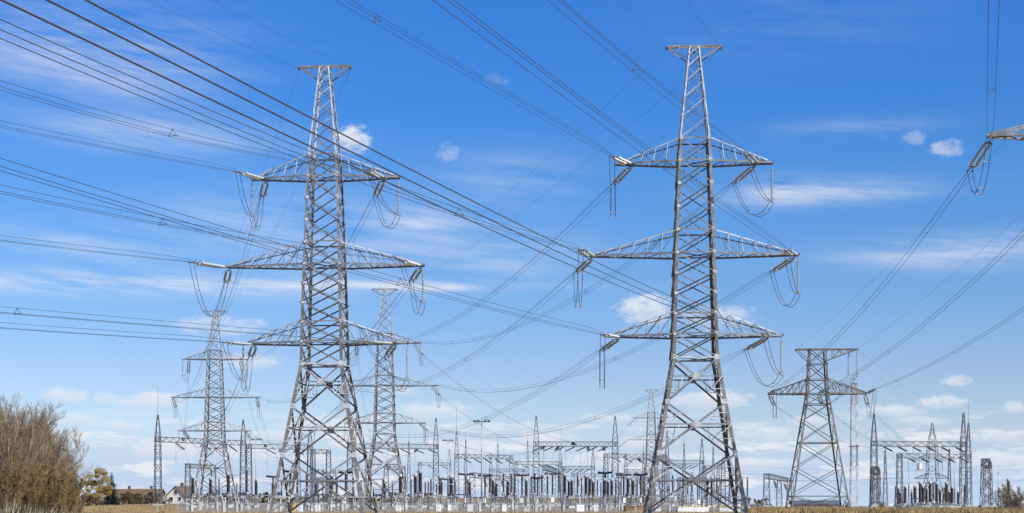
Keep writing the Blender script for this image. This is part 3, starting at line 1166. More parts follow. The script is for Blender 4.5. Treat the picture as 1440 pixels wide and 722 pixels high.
# ------------------------------------------------------------------ single-arm pylon on the right and its neighbour outside the frame
def make_arm_pylon(label, loc, rz, base, mat='tan', extra=0.0, name='lattice_pylon', tip=6.9):
    """base: width at the foot; extra: height added below the arm"""
    zA, zT = 16.7 + extra, 23.0 + extra
    zs = [0, zA, zT]
    ws = [base, 3.0, 2.3]

    def cn(z, sx, sy):
        h = interp(z, zs, ws) / 2
        return V((sx * h, sy * h, z))
    root = thing(name, label, 'pylon', loc, rz)
    for sx, sy in ((-1, -1), (1, -1), (1, 1), (-1, 1)):
        b = MB().mat(mat)
        b.angle(cn(0.2, sx, sy), cn(zA, sx, sy), V((-sx, 0, 0)), 0.21, 0.03, V((0, -sy, 0)))
        b.angle(cn(zA, sx, sy), cn(zT, sx, sy), V((-sx, 0, 0)), 0.2, 0.03, V((0, -sy, 0)))
        b.build('leg', root)
        f = MB().mat('concrete')
        c = cn(0, sx, sy)
        f.lathe(V((c.x, c.y, -0.05)), V((c.x, c.y, 0.4)), [(0, 0.6), (0.25, 0.6), (0.45, 0.4)], 10)
        f.build('footing', root)
    b = MB().mat(mat)
    lv = [0.3, 2.2] + [2.2 + (zA - 3.7) * (1 - (1 - i / 4) ** 1.25) for i in range(1, 5)] + [zA] if extra < 1 else \
         [0.3] + [0.3 + (zA - 1.8) * (1 - (1 - i / 7) ** 1.3) for i in range(1, 8)] + [zA]
    for (s0, s1) in FACES:
        n = V((s0[0] + s1[0], s0[1] + s1[1], 0)).normalized()
        for k, (z0, z1) in enumerate(zip(lv, lv[1:])):
            brace(b, cn(z0, *s0), cn(z1, *s1), n, 0.095, 0)
            brace(b, cn(z0, *s1) - n * 0.05, cn(z1, *s0) - n * 0.05, n, 0.095, 0)
            if k in (1, 3, 5):
                brace(b, cn(z0, *s0), cn(z0, *s1), n, 0.13, 0)
        ul = [zA, zA + 2.0, zA + 4.2, zT]
        for k, (z0, z1) in enumerate(zip(ul, ul[1:])):
            brace(b, cn(z0, *s0), cn(z1, *s1), n, 0.10, 0)
            brace(b, cn(z0, *s1), cn(z1, *s0), n, 0.10, 1)
            brace(b, cn(z0, *s0), cn(z0, *s1), n, 0.12, 0)
    b.build('body_bracing', root)
    for s in (-1, 1):
        a = MB().mat(mat)
        for sy in (-1, 1):
            cb, ct = cn(zA, s, sy), cn(zA + 2.1, s, sy)
            e = V((s * tip, sy * 0.3, zA))
            et = V((s * tip, sy * 0.3, zA + 0.15))
            a.bar(cb, e, 0.18)
            a.bar(ct, et, 0.12)
            for i in range(6):
                t0, t1 = i / 6, (i + 1) / 6
                a.bar(lerp(ct, et, t0), lerp(cb, e, t1), 0.09)
                if i:
                    a.bar(lerp(cb, e, t0), lerp(ct, et, t0), 0.08)
        for i in range(7):
            t = i / 6
            l, r = lerp(cn(zA, s, -1), V((s * tip, -0.3, zA)), t), lerp(cn(zA, s, 1), V((s * tip, 0.3, zA)), t)
            a.bar(l - V((0, 0, .05)), r - V((0, 0, .05)), 0.1)
            if i < 6:
                r2 = lerp(cn(zA, s, 1), V((s * tip, 0.3, zA)), (i + 1) / 6)
                l2 = lerp(cn(zA, s, -1), V((s * tip, -0.3, zA)), (i + 1) / 6)
                a.bar((l if i % 2 else r) - V((0, 0, .1)), (r2 if i % 2 else l2) - V((0, 0, .1)), 0.09)
        a.build('crossarm', root)
    t = MB().mat(mat)
    for sy in (-1, 1):
        t.bar(V((-3.0, sy * 0.9, zT)), V((5.7, sy * 0.5, zT)), 0.15)
        t.bar(V((-3.0, sy * 0.9, zT)), cn(zT - 1.6, -1, sy), 0.10)
        t.bar(V((5.7, sy * 0.5, zT)), cn(zT - 1.6, 1, sy), 0.10)
        for x, zz in ((2.2, 1.22), (3.4, 0.8), (4.5, 0.4)):
            t.bar(V((x, sy * 0.8, zT)), V((x, sy * 0.8, zT - zz)), 0.08)
            t.bar(V((x, sy * 0.8, zT - zz)), V((x + 1.1, sy * 0.7, zT)), 0.08)
    for x in (-3.0, -1.2, 0, 1.2, 3.0, 4.4, 5.7):
        t.bar(V((x, -0.8 if x < 5 else -0.5, zT - 0.04)), V((x, 0.8 if x < 5 else 0.5, zT - 0.04)), 0.1)
    t.bar(V((-3.0, -0.9, zT)), V((1.2, 0.8, zT)), 0.08)
    t.bar(V((1.2, -0.8, zT)), V((5.7, 0.5, zT)), 0.08)
    t.build('top_beam', root)
    return root, zA, zT


PR = gp(1149, 126)
RZ = radians(-4)
make_arm_pylon('squat brownish pylon with one wide crossarm, right of the near right pylon', PR, RZ, 8.3)
PE = gp(1566, 70)
make_arm_pylon('pylon on the far right edge, only the tip of its crossarm in view', PE, radians(4), 9.0, 'steel', 13.6, tip=10.1)


def rot2(v, a):
    return V((v.x * cos(a) - v.y * sin(a), v.x * sin(a) + v.y * cos(a), v.z))


rp = [PR + rot2(V((-6.7, 0, 16.6)), RZ), PR + rot2(V((0, -1.5, 16.6)), RZ), PR + rot2(V((6.7, 0, 16.6)), RZ)]
ea = radians(4)
ep = [PE + rot2(V((-9.9, 0, 30.1)), ea), PE + rot2(V((0, 1.5, 30.1)), ea), PE + rot2(V((9.9, 0, 30.1)), ea)]
ends = [gp(1262, 233, 16.2), gp(1285, 233, 16.2), gp(1318, 235, 16.2)]
names = ['left tip', 'body', 'right tip']
for i in range(3):
    d = (rp[i] - ep[i])
    d = V((d.x, d.y, d.z - 0.12 * d.length)).normalized()
    e0 = tension(ep[i] + d * 0.2, d, f'glass insulator pair pulling away under the {names[i]} of the right edge arm')
    d = (ep[i] - rp[i])
    d = V((d.x, d.y, 0.1 * d.length)).normalized()
    e1 = tension(rp[i] + d * 0.2, d, f'insulator strings facing right from the {names[i]} of the squat pylon', 0.8)
    bundle(e0, e1, 2.0, f'two wires from the right edge down to the {names[i]} of the squat pylon', 'wires between the right pylons', [(-0.25, 0), (0.25, 0)], 0.02, spacer=18)
    d = ends[i] - rp[i]
    d = V((d.x, d.y, -0.30 * d.length)).normalized()
    e2 = tension(rp[i] + d * 0.2, d, f'insulator strings slanting to the yard from the {names[i]} of the squat pylon', 0.8)
    bundle(e2, ends[i], 3.0, f'two wires from the {names[i]} of the squat pylon to the wide right gantry', 'wires landing on the gantries', [(-0.2, 0), (0.2, 0)], 0.018, spacer=40)
    if i == 1:
        jb = PR + rot2(V((5.5, 0, 19.3)), RZ)
        jumper([(e1, jb, 0.5), (jb, e2, 1.0)], 'wire loop passing round the body of the squat pylon', 'jumper loops')
        hang(PR + rot2(V((5.6, 0, 22.9)), RZ), 'outer hanging string at the right end of the squat pylon top beam', scale=0.95)
        hang(PR + rot2(V((4.4, 0, 22.9)), RZ), 'inner hanging string near the right end of the squat pylon top beam', scale=0.95)
    else:
        jumper([(e1, e2, 2.8)], f'wire loop under the {names[i]} of the squat pylon', 'jumper loops')
    # overhead, towards and past the viewer
    th = radians((17.5, 16.5, 16)[i])
    d = V((-sin(th), -cos(th), 0.05)).normalized()
    e3 = tension(ep[i] + d * 0.2, d, f'insulator pair pulling to the viewer on the {names[i]} of the right edge arm') if i else ep[i] + V((-0.2, -0.4, 0.4))
    bundle(e3, e3 + V((d.x, d.y, 0)).normalized() * 220, 5.0, f'two wires rising overhead from the {names[i]} of the right edge arm', 'incoming conductor bundles', [(-0.26, 0), (0.26, 0)], 0.02, spacer=30)
    if i != 1:
        jumper([(e3, e0, 3.2)], f'wire loop under the {names[i]} of the far right edge arm', 'jumper loops')
for s, nm in ((-2.9, 'left'), (5.6, 'right')):
    a = PE + rot2(V((s, 0, 36.5)), ea)
    b = PR + rot2(V((s, 0, 23.0)), RZ)
    single(a, b, 1.2, f'thin earth wire ending on the {nm} end of the squat pylon top beam', 'earth wires')
    single(b, G['K1'][0 if s < 0 else 1] + V((0, 0, 24.0)), 1.5, f'thin earth wire from {nm} end of the squat pylon top beam to a gantry', 'earth wires')
# earth wires from the mid-distance pylon to the twin spires
for s, (key, e) in ((-1, ('C', 0)), (1, ('C', 1))):
    single(P4 + V((s * 2.66, 0, 45.4)), G[key][e] + V((0, 0, 24.9)), 1.5, f'thin earth wire slanting down to the {SIDE[s]} spire of the twin-spire gantry', 'earth wires')

# small far tapering tower behind the right gantries
t = thing('lattice_pylon', 'small tapering pylon with short arms behind the wide right gantry', 'pylon', gp(1311, 330))
b = MB().mat('far')
lattice_column(b, 0, 0, 8.5, 3.6, 0, 12, 3.0, 0.2, 0.12)
lattice_column(b, 0, 0, 3.6, 3.2, 12, 22, 1.8, 0.18, 0.11)
lattice_column(b, 0, 0, 3.2, 0.3, 22, 31, 1.8, 0.15, 0.10)
b.build('body', t)
for s in (-1, 1):
    for z, L in ((17.2, 7.6), (10.4, 6.5)):
        b = MB().mat('far')
        for sy in (-1, 1):
            b.bar(V((s * 1.7, sy * 1.6, z)), V((s * L, sy * 0.3, z)), 0.2)
            b.bar(V((s * 1.7, sy * 1.6, z + 2)), V((s * L, sy * 0.3, z + 0.2)), 0.15)
            for i in range(1, 5):
                b.bar(lerp(V((s * 1.7, sy * 1.6, z)), V((s * L, sy * 0.3, z)), i / 5), lerp(V((s * 1.7, sy * 1.6, z + 2)), V((s * L, sy * 0.3, z + 0.2)), (i - 0.5) / 5), 0.1)
        b.build('crossarm', t)

# red and white radio mast
t = thing('radio_mast', 'slim pale lattice mast with a brownish top beside the squat pylon', 'mast', gp(1201, 190))
for i in range(6):
    z0, z1 = i * 4.4, (i + 1) * 4.4 + (0.05 if i < 5 else 0)
    b = MB().mat('red' if i == 5 else ('steel' if i == 2 else 'pale'))
    w = lambda z: 1.5 - 0.5 * z / 26.4
    lattice_column(b, 0, 0, w(z0), w(z1), z0, z1 - 0.05, 1.2, 0.12, 0.07)
    b.build('mast_section', t)
b = MB().mat('far')
b.tube([V((0, 0, 26.2)), V((0, 0, 27.6))], 0.05, 5)
b.box((0, 0, 12.9), 2.0, 2.0, 0.12)
b.box((0, 0, 26.3), 1.3, 1.3, 0.1)
b.build('platform', t)

# ------------------------------------------------------------------ lamp masts and thin poles
def lamp_mast(label, loc, h, r, first=[]):
    t = thing('lamp_mast', label, 'lamp mast', loc, 0, 'floodlight masts')
    b = MB().mat('cap')
    b.tube([V((0, 0, 0)), V((0, 0, h * 0.5)), V((0, 0, h))], r, 10, r * 0.4)
    b.tube([V((0, 0, h)), V((0, 0, h + 1.3))], 0.04, 5)
    b.build('pole', t, True)
    b = MB().mat('iron')
    b.bar(V((-1.1, 0, h)), V((1.1, 0, h)), 0.12)
    b.bar(V((0, -0.9, h)), V((0, 0.9, h)), 0.12)
    b.build('bracket', t)
    for x, y in ((-1.2, 0), (-0.6, -0.3), (0.6, -0.3), (1.2, 0)):
        b = MB().mat('iron')
        b.prism([(-0.28, -0.1), (0.28, -0.2), (0.3, 0.12), (-0.28, 0.16)], V((x - 0.2, y, h + 0.12)), V((x + 0.2, y, h + 0.12)), V((0, 1, 0)), V((0, 0, 1)))
        b.build('floodlight', t)


lamp_mast('tall pale lamp mast in front of the twin-spire gantry', gp(677.5, 150), 14.8, 0.20)
lamp_mast('smaller lamp mast left of the tall pale one', gp(630, 225), 16.4, 0.16)
lamp_mast('lamp mast seen between the distant pylon and the near left pylon', gp(360, 215), 16.0, 0.16)
for px, d, h, nm in ((233, 150, 4.2, 'left of the cream house'), (789, 260, 24.5, 'above the twin-spire girder'), (584, 250, 15, 'left of the spired column by the mid-distance pylon'),
                     (1342, 165, 9.5, 'just left of the end-on gantry'), (820, 300, 15.5, 'under the twin-spire girder'), (437, 180, 5, 'inside the near left pylon'), (1404, 150, 6, 'by the bare bush on the right')):
    b = MB().mat('cap')
    b.tube([V((0, 0, 0)), V((0, 0, h * 0.55)), V((0, 0, h))], 0.11, 6, 0.05)
    b.lathe(V((0, 0, h)), V((0, 0, h + 0.3)), [(0, 0.05), (0.1, 0.12), (0.22, 0.1), (0.3, 0.02)], 6)
    o = b.build('thin_pole', None, True)
    o.location = gp(px, d)
    tag(o, f'thin grey pole {nm}', 'pole', 'thin poles')

# ------------------------------------------------------------------ substation apparatus
def ribbed(r, h, n, core=0.72):
    p = [(0, r * 0.8)]
    st = h / n
    for i in range(n):
        p += [(i * st + st * 0.1, r * core), (i * st + st * 0.5, r), (i * st + st * 0.7, r * 0.95), (i * st + st * 0.9, r * core)]
    return p + [(h, r * 0.8)]


def stand(b, h, w=0.42):
    b.mat('steel')
    for sx, sy in ((-1, -1), (1, -1), (1, 1), (-1, 1)):
        b.bar(V((sx * w / 2, sy * w / 2, 0.3)), V((sx * w / 2, sy * w / 2, h)), 0.09)
    n = max(2, int(h / 0.7))
    for i, (s0, s1) in enumerate(FACES):
        for k in range(n):
            z0, z1 = 0.3 + (h - 0.3) * k / n, 0.3 + (h - 0.3) * (k + 1) / n
            p, q = V((s0[0] * w / 2, s0[1] * w / 2, z0)), V((s1[0] * w / 2, s1[1] * w / 2, z1))
            b.bar(p, q, 0.05)
    b.mat('pale')
    b.box((0, 0, h), w * 1.4, w * 1.4, 0.09)
    b.mat('concrete')
    b.box((0, 0, -0.05), w * 1.9, w * 1.9, 0.6)


def mk_post(label, loc):
    t = thing('post_insulator', label, 'insulator', loc)
    b = MB()
    stand(b, 2.6)
    b.build('stand', t)
    b = MB().mat('porcelain')
    b.lathe(V((0, 0, 2.7)), V((0, 0, 6)), ribbed(0.19, 3.5, 22), 10)
    b.build('porcelain', t, True)
    b = MB().mat('cap')
    b.lathe(V((0, 0, 6.2)), V((0, 0, 7)), [(0, 0.2), (0.12, 0.2), (0.16, 0.08), (0.4, 0.06)], 8)
    b.bar(V((-0.5, 0, 6.6)), V((0.5, 0, 6.6)), 0.08)
    b.build('cap', t)
    return t


def mk_ct(label, loc):
    t = thing('current_transformer', label, 'transformer', loc)
    b = MB()
    stand(b, 2.3, 0.6)
    b.mat('steel')
    b.box((0, 0, 2.4), 0.8, 0.8, 0.5)
    b.build('stand', t)
    b = MB().mat('porcelain')
    b.lathe(V((0, 0, 2.9)), V((0, 0, 6)), ribbed(0.36, 3.1, 20), 12)
    b.build('porcelain', t, True)
    b = MB().mat('cap')
    b.lathe(V((0, 0, 6.0)), V((0, 0, 7.2)), [(0, 0.28), (0.1, 0.34), (0.45, 0.36), (0.6, 0.26), (0.7, 0.08)], 12)
    b.bar(V((-0.75, 0, 6.3)), V((0.75, 0, 6.3)), 0.1)
    b.build('head', t, True)
    return t


def mk_breaker(label, loc):
    t = thing('circuit_breaker', label, 'circuit breaker', loc)
    b = MB()
    stand(b, 2.4, 0.5)
    b.mat('white')
    b.box((0, -0.45, 0.9), 0.7, 0.4, 1.0)
    b.build('stand', t)
    b = MB().mat('porcelain')
    b.lathe(V((0, 0, 2.5)), V((0, 0, 6)), ribbed(0.21, 4.0, 24), 10)
    b.build('porcelain', t, True)
    b = MB().mat('iron')
    b.box((0, 0, 6.5), 0.4, 0.4, 0.55)
    b.build('gearbox', t)
    for s in (-1, 1):
        b = MB().mat('porcelain')
        b.lathe(V((s * 0.2, 0, 6.8)), V((s * 2, 0, 7.0)), ribbed(0.24, 1.5, 10), 10)
        b.build('chamber', t, True)
    return t


def mk_disc(label, loc):
    t = thing('disconnector', label, 'disconnector', loc)
    b = MB().mat('steel')
    b.bar(V((-1.9, 0, 2.5)), V((1.9, 0, 2.5)), 0.22)
    for x in (-1.5, 1.5):
        b.bar(V((x, 0, 0.2)), V((x, 0, 2.4)), 0.22)
        b.mat('concrete')
        b.box((x, 0, -0.05), 0.6, 0.6, 0.5)
        b.mat('steel')
    b.build('stand', t)
    for x in (-1.7, 1.7):
        b = MB().mat('porcelain')
        b.lathe(V((x, 0, 2.6)), V((x, 0, 5)), ribbed(0.14, 2.5, 16), 8)
        b.build('porcelain', t, True)
    b = MB().mat('cap')
    b.bar(V((-2.1, 0, 5.2)), V((2.1, 0, 5.2)), 0.1)
    b.box((-1.7, 0, 5.08), 0.3, 0.2, 0.25)
    b.box((1.7, 0, 5.08), 0.3, 0.2, 0.25)
    b.build('blade', t)
    return t


def mk_arrester(label, loc):
    t = thing('surge_arrester', label, 'arrester', loc)
    b = MB()
    stand(b, 0.9, 0.7)
    b.build('stand', t)
    b = MB().mat('porcelain')
    b.lathe(V((0, 0, 1.0)), V((0, 0, 6)), ribbed(0.30, 2.9, 18), 12)
    b.build('porcelain', t, True)
    b = MB().mat('cap')
    b.lathe(V((0, 0, 3.9)), V((0, 0, 5)), [(0, 0.2), (0.08, 0.3), (0.3, 0.33), (0.48, 0.22), (0.55, 0.05)], 12)
    b.build('head', t, True)
    return t


ZONES = [(250, 'beside the cream house'), (345, 'before the distant pylon'), (420, 'left feet of near left pylon'), (505, 'inside near left pylon'),
         (590, 'by pylon behind near left one'), (625, 'by column left of lamp masts'), (668, 'left of the tall lamp mast'), (720, 'right of the tall lamp mast'),
         (765, 'at left foot of twin-spire gantry'), (815, 'below middle of twin-spire gantry'), (850, 'below right half of twin-spire gantry'), (890, 'below the farthest pylon'),
         (940, 'left of near right pylon'), (985, 'left half of near right pylon'), (1045, 'right half of near right pylon'), (1110, 'right of near right pylon'),
         (1275, 'left end of right-hand dark bank'), (1310, 'middle of right-hand dark bank'), (1360, 'right end of right-hand dark bank'), (1500, 'by the bare bush on the right')]


def zone(px):
    for lim, nm in ZONES:
        if px < lim:
            return nm


KIND = {'p': (mk_post, 'slim dark post insulator', 'post insulators in the yard'), 'c': (mk_ct, 'thick dark transformer', 'current transformers in the yard'),
        'b': (mk_breaker, 'T-shaped dark breaker', 'circuit breakers in the yard'), 'd': (mk_disc, 'two-post disconnector with top bar', 'disconnectors in the yard'),
        'a': (mk_arrester, 'squat black arrester', 'arresters in the yard')}
proto = {}


def rank(d):
    return 'front row' if d < 165 else ('second row' if d < 175 else ('third row' if d < 187 else 'back rows'))


def equip(k, px, d, sc=1.0, rz=0.0):
    fn, lab, grp = KIND[k]
    label = f'{lab} {zone(px)}, {rank(d)}'
    if k not in proto:
        t = fn(label, gp(px, d))
        tag(t, group=grp)
        t.scale = (sc,) * 3
        t.rotation_euler = (0, 0, rz)
        proto[k] = t
    else:
        dup(proto[k], label, gp(px, d), rz, sc, grp)


LIST = [
    # left third
    ('c', 271, 170), ('c', 296, 172), ('c', 321, 174), ('p', 284, 215), ('p', 333, 220), ('p', 308, 230), ('c', 360, 176), ('p', 347, 150), ('d', 372, 210), ('b', 384, 188), ('p', 396, 160),
    ('b', 408, 175), ('p', 404, 205), ('p', 418, 150), ('c', 444, 168), ('p', 431, 210), ('d', 455, 160), ('c', 466, 185), ('p', 474, 205), ('b', 486, 175), ('p', 497, 150), ('p', 508, 215),
    ('p', 521, 180), ('d', 530, 150), ('c', 541, 185), ('p', 552, 205), ('c', 563, 165), ('p', 570, 215), ('p', 578, 180), ('c', 584, 165), ('c', 591, 165), ('p', 598, 175), ('p', 606, 150),
    # middle
    ('d', 612, 160), ('c', 619, 178), ('d', 625, 165), ('b', 630, 190), ('c', 634, 170), ('p', 640, 210), ('d', 647, 165), ('b', 655, 188), ('c', 660.5, 172), ('d', 669, 168), ('b', 682, 190),
    ('p', 689, 172), ('c', 693, 178), ('c', 698, 180), ('d', 704, 165), ('p', 708, 205), ('c', 714, 176), ('p', 719, 180), ('p', 724, 165), ('b', 734, 188), ('c', 740, 172), ('p', 747, 200),
    ('b', 756, 190), ('p', 752, 165), ('p', 762, 175), ('b', 777, 195), ('p', 770, 170), ('c', 794, 172), ('c', 800, 165), ('c', 804, 168), ('p', 786, 205), ('p', 812, 180), ('p', 818, 200), ('c', 824, 172),
    ('c', 829, 175), ('c', 834, 176), ('p', 840, 190), ('b', 851, 190), ('c', 850, 170), ('c', 855, 176), ('c', 860, 168), ('p', 845, 210), ('p', 866, 180), ('b', 877, 190), ('c', 883, 172), ('p', 872, 205),
    ('c', 890, 176), ('b', 901, 192), ('p', 896, 165), ('p', 906, 178), ('c', 913, 170), ('p', 921, 205), ('d', 930, 175),
    # behind the near right pylon
    ('p', 946, 200), ('p', 955, 185), ('p', 961, 185), ('p', 967, 185), ('p', 973, 185), ('b', 981, 190), ('c', 995, 178), ('c', 1001, 180), ('p', 1008, 200), ('d', 1018, 178), ('p', 1026, 190), ('c', 1036, 186), ('p', 1051, 160),
    ('p', 1044, 205),
    # dark bank on the right
    ('a', 1263, 165), ('a', 1266, 172), ('a', 1273, 165), ('a', 1282, 175), ('a', 1287, 166), ('a', 1294, 163), ('a', 1298, 168), ('a', 1303, 163), ('a', 1308, 172), ('a', 1317, 165), ('a', 1322, 172), ('a', 1331, 163), ('a', 1335, 168), ('a', 1339, 164),
    ('a', 1347, 170), ('p', 1270, 172), ('p', 1285, 160), ('d', 1306, 178), ('p', 1328, 176), ('p', 1337, 178), ('b', 1312, 178), ('p', 1318, 200), ('p', 1295, 182), ('p', 1302, 205), ('p', 1278, 205), ('p', 1313, 210), ('p', 1326, 205), ('p', 1343, 215), ('d', 1290, 190), ('d', 1322, 192), ('p', 1356, 205), ('b', 1300, 200), ('p', 1259, 200), ('c', 1418, 150),
]
for k, px, d in LIST:
    sc = rnd.uniform(0.78, 1.1) * (1.0 if d < 200 else 1.1)
    if k == 'a':
        sc = rnd.uniform(0.7, 1.2)
    if k in 'pcbd' and px > 1250:
        sc *= 0.72
    equip(k, px, d, sc, rnd.uniform(-0.9, 0.9))

pts_ = sorted([(px, d) for k, px, d in LIST])
for i in range(0, len(pts_) - 3, 2):
    (pa, da), (pb, db) = pts_[i], pts_[i + 1 + i % 3]
    za, zb = (4.6, 4.2) if pa > 1250 else (6.3 + rnd.uniform(-1.2, 0.4), 6.3 + rnd.uniform(-1.2, 0.6))
    single(gp(pa, da, za), gp(pb, db, zb), rnd.uniform(0.3, 1.3), f'thin slack wire between apparatus tops {zone(pa)}', 'slack wires between apparatus', 'connecting_wire', 0.025, 'wire', 8)

# line traps (hanging coils)
for px, py, d, nm in ((816.5, 679, 235, 'under the twin-spire gantry'), (1293, 656, 232, 'under the wide right gantry')):
    t = thing('line_trap', f'pale hanging coil {nm}', 'coil', gp(px, d, zat(py, d)), 0, 'hanging coils')
    b = MB().mat('white')
    p = [(0, 0.55)]
    for i in range(10):
        p += [(i * 0.16 + 0.02, 0.62), (i * 0.16 + 0.12, 0.62), (i * 0.16 + 0.15, 0.57)]
    b.lathe(V((0, 0, -0.8)), V((0, 0, 1)), p + [(1.62, 0.5)], 16)
    b.build('coil', t)
    b = MB().mat('iron')
    for a in (0, pi / 2):
        b.bar(V((-0.7 * cos(a), -0.7 * sin(a), 0.84)), V((0.7 * cos(a), 0.7 * sin(a), 0.84)), 0.1)
        b.bar(V((-0.7 * cos(a), -0.7 * sin(a), -0.86)), V((0.7 * cos(a), 0.7 * sin(a), -0.86)), 0.1)
    hz = (15.8 if px > 1000 else 16.4) - zat(py, d)
    b.tube([V((0, 0, 0.8)), V((0, 0, hz))], 0.03, 4)
    b.build('hanger', t)

# cabinets, blocks and bases that line the near edge of the yard
def cabinet(px, d, w, h, dp, mat, label, trim=None, name='control_cabinet', cat='cabinet'):
    t = thing(name, label, cat, gp(px, d), rnd.uniform(-0.2, 0.2), 'cabinets and blocks on the yard edge')
    b = MB().mat(mat)
    b.box((0, 0, 0.12), w, dp, h)
    b.build('body', t)
    b = MB().mat(trim or mat)
    b.box((0, 0, 0.12 + h + 0.003), w + 0.12, dp + 0.12, 0.07)
    b.build('lid', t)
    b = MB().mat('concrete')
    b.box((0, 0, -0.05), w + 0.1, dp + 0.1, 0.165)
    b.build('plinth', t)
    n = max(1, int(w / 0.7))
    for i in range(n):
        x = -w / 2 + w * (i + 0.5) / n
        b = MB().mat('iron')
        b.box((x + 0.2 * w / n, -dp / 2 - 0.02, 0.12 + h * 0.45), 0.04, 0.035, 0.16)
        b.build('handle', t)
        if i:
            b = MB().mat('iron')
            b.box((x - 0.5 * w / n, -dp / 2 - 0.005, 0.2), 0.02, 0.012, h - 0.16)
            b.build('door_seam', t)


for px, d, w, h, dp, mat, label, trim in [
    (973, 121, 4.3, 0.62, 1.4, 'white', 'long white cabinet with yellow lid inside the legs of the near right pylon', 'yellow'),
    (1026, 122, 2.8, 0.58, 1.2, 'white', 'shorter white cabinet with yellow lid by the right leg of the near right pylon', 'yellow'),
    (891, 120, 2.5, 0.7, 1.2, 'rust', 'rusty brown bin left of the near right pylon', None),
    (617, 124, 0.7, 0.9, 0.5, 'white', 'white box by the foot of the spired column', None),
    (632, 130, 0.5, 0.9, 0.5, 'white', 'small white box left of the tall lamp mast, second from it', None),
    (661, 122, 0.6, 0.9, 0.5, 'white', 'white box just left of the tall lamp mast', None),
    (709, 123, 0.6, 0.9, 0.5, 'white', 'white box right of the tall lamp mast', None),
    (816, 122, 1.0, 0.95, 0.6, 'white', 'white double cabinet below the twin-spire gantry', None),
    (838, 123, 0.6, 0.95, 0.5, 'white', 'narrow white cabinet under the right half of the twin-spire gantry', None),
    (422, 121, 0.6, 1.0, 0.5, 'white', 'white cabinet inside the left legs of the near left pylon', None),
    (413, 120, 0.45, 1.1, 0.4, 'yellow', 'tan upright box beside the white one in the near left pylon', None),
    (447, 122, 0.6, 1.0, 0.5, 'white', 'white cabinet in the middle of the near left pylon', None),
    (385, 121, 0.7, 0.7, 0.5, 'white', 'low white cabinet at the left foot of the near left pylon', None),
    (925, 122, 0.8, 0.6, 0.5, 'white', 'small white cabinet by the left leg of the near right pylon', None),
    (560, 124, 0.7, 0.8, 0.5, 'white', 'white cabinet at the feet of the mid-distance pylon', None),
    (590, 126, 0.7, 0.7, 0.5, 'concrete', 'grey cabinet between the mid-distance pylon and the spired column', None),
    (740, 126, 0.9, 0.6, 0.6, 'concrete', 'low grey cabinet left of the twin-spire gantry foot', None),
    (602, 310, 2.9, 3.4, 3.0, 'brown', 'small brown shed by the spired column', 'roof')]:
    cabinet(px, d, w, h, dp, mat, label, trim)

# wire fence along the near edge of the yard
fa, fb = gp(222, 117), gp(1060, 118.5)
ft = thing('wire_fence', 'low wire fence with pale concrete posts along the near edge of the yard', 'fence', fa)
n = 30
for i in range(n + 1):
    p = lerp(V((0, 0, 0)), fb - fa, i / n)
    b = MB().mat('concrete')
    b.box((p.x, p.y, -0.05), 0.10, 0.10, 1.35 + rnd.uniform(-0.08, 0.08))
    b.build('post', ft)
b = MB().mat('cap')
for z in (0.35, 0.75, 1.15):
    b.tube([V((0, -0.08, z)), (fb - fa) + V((0, -0.08, z))], 0.012, 4)
b.build('strand_wires', ft)
# rows of concrete pedestals and small steel supports inside the yard
ped = None
for i in range(64):
    px = rnd.uniform(262, 1056)
    d = rnd.choice((126, 132, 138, 146, 156))
    z = zone(px)
    lab = f'small pale pedestal with a steel top {z}'
    if ped is None:
        ped = thing('pedestal', lab, 'pedestal', gp(px, d), 0, 'pedestals in the yard')
        b = MB().mat('concrete')
        b.box((0, 0, -0.05), 0.36, 0.36, 1.2)
        b.build('block', ped)
        b = MB().mat('pale')
        b.box((0, 0, 1.153), 0.62, 0.42, 0.12)
        b.bar(V((-0.2, 0, 1.27)), V((-0.2, 0, 1.9)), 0.09)
        b.bar(V((0.2, 0, 1.27)), V((0.2, 0, 1.7)), 0.09)
        b.build('bracket', ped)
    else:
        dup(ped, lab, gp(px, d), rnd.uniform(0, pi), (rnd.uniform(0.7, 1.2), rnd.uniform(0.7, 1.2), rnd.uniform(0.6, 1.25)))

# ------------------------------------------------------------------ buildings on the left
def gable_house(label, loc, rz, L, W, eave, ridge, wall, roof, chim, wins, gable_win=True, name='house'):
    t = thing(name, label, 'house', loc, rz)
    b = MB().mat(wall)
    # gable faces -Y (local), ridge along Y
    prof = [(-W / 2, 0), (W / 2, 0), (W / 2, eave), (0, ridge), (-W / 2, eave)]
    b.prism(prof, V((0, 0, -0.05)), V((0, L, -0.05)), V((1, 0, 0)), V((0, 0, 1)))
    b.build('wall', t)
    b = MB().mat(roof)
    ov = 0.5
    k = (ridge - eave) / (W / 2)
    for s in (-1, 1):
        x0, z0 = s * (W / 2 + ov), eave - k * ov
        prof = [(x0, z0 + 0.02), (0, ridge + 0.02), (0, ridge + 0.27), (x0, z0 + 0.25)]
        b.prism(prof if s > 0 else prof[::-1], V((0, -ov, 0)), V((0, L + ov, 0)), V((1, 0, 0)), V((0, 0, 1)))
    r = b.build('roof', t)
    for y in chim:
        c = MB().mat('brown')
        c.box((0.3, y, ridge - 0.3), 0.8, 0.8, 1.5)
        c.box((0.3, y, ridge + 1.203), 1.0, 1.0, 0.15)
        c.build('chimney', r)
    for x, z in wins:
        f = MB().mat('white')
        for dx, dz, w, h in ((-0.62, 0, 0.12, 1.5), (0.62, 0, 0.12, 1.5), (0, -0.0, 1.12, 0.12), (0, 1.38, 1.12, 0.12)):
            f.box((x + dx, -0.04, z + dz), w, 0.14, h)
        fo = f.build('window', t)
        p = MB().mat('window')
        p.box((x, -0.015, z + 0.121), 1.11, 0.06, 1.256)
        p.build('pane', fo)
    return t


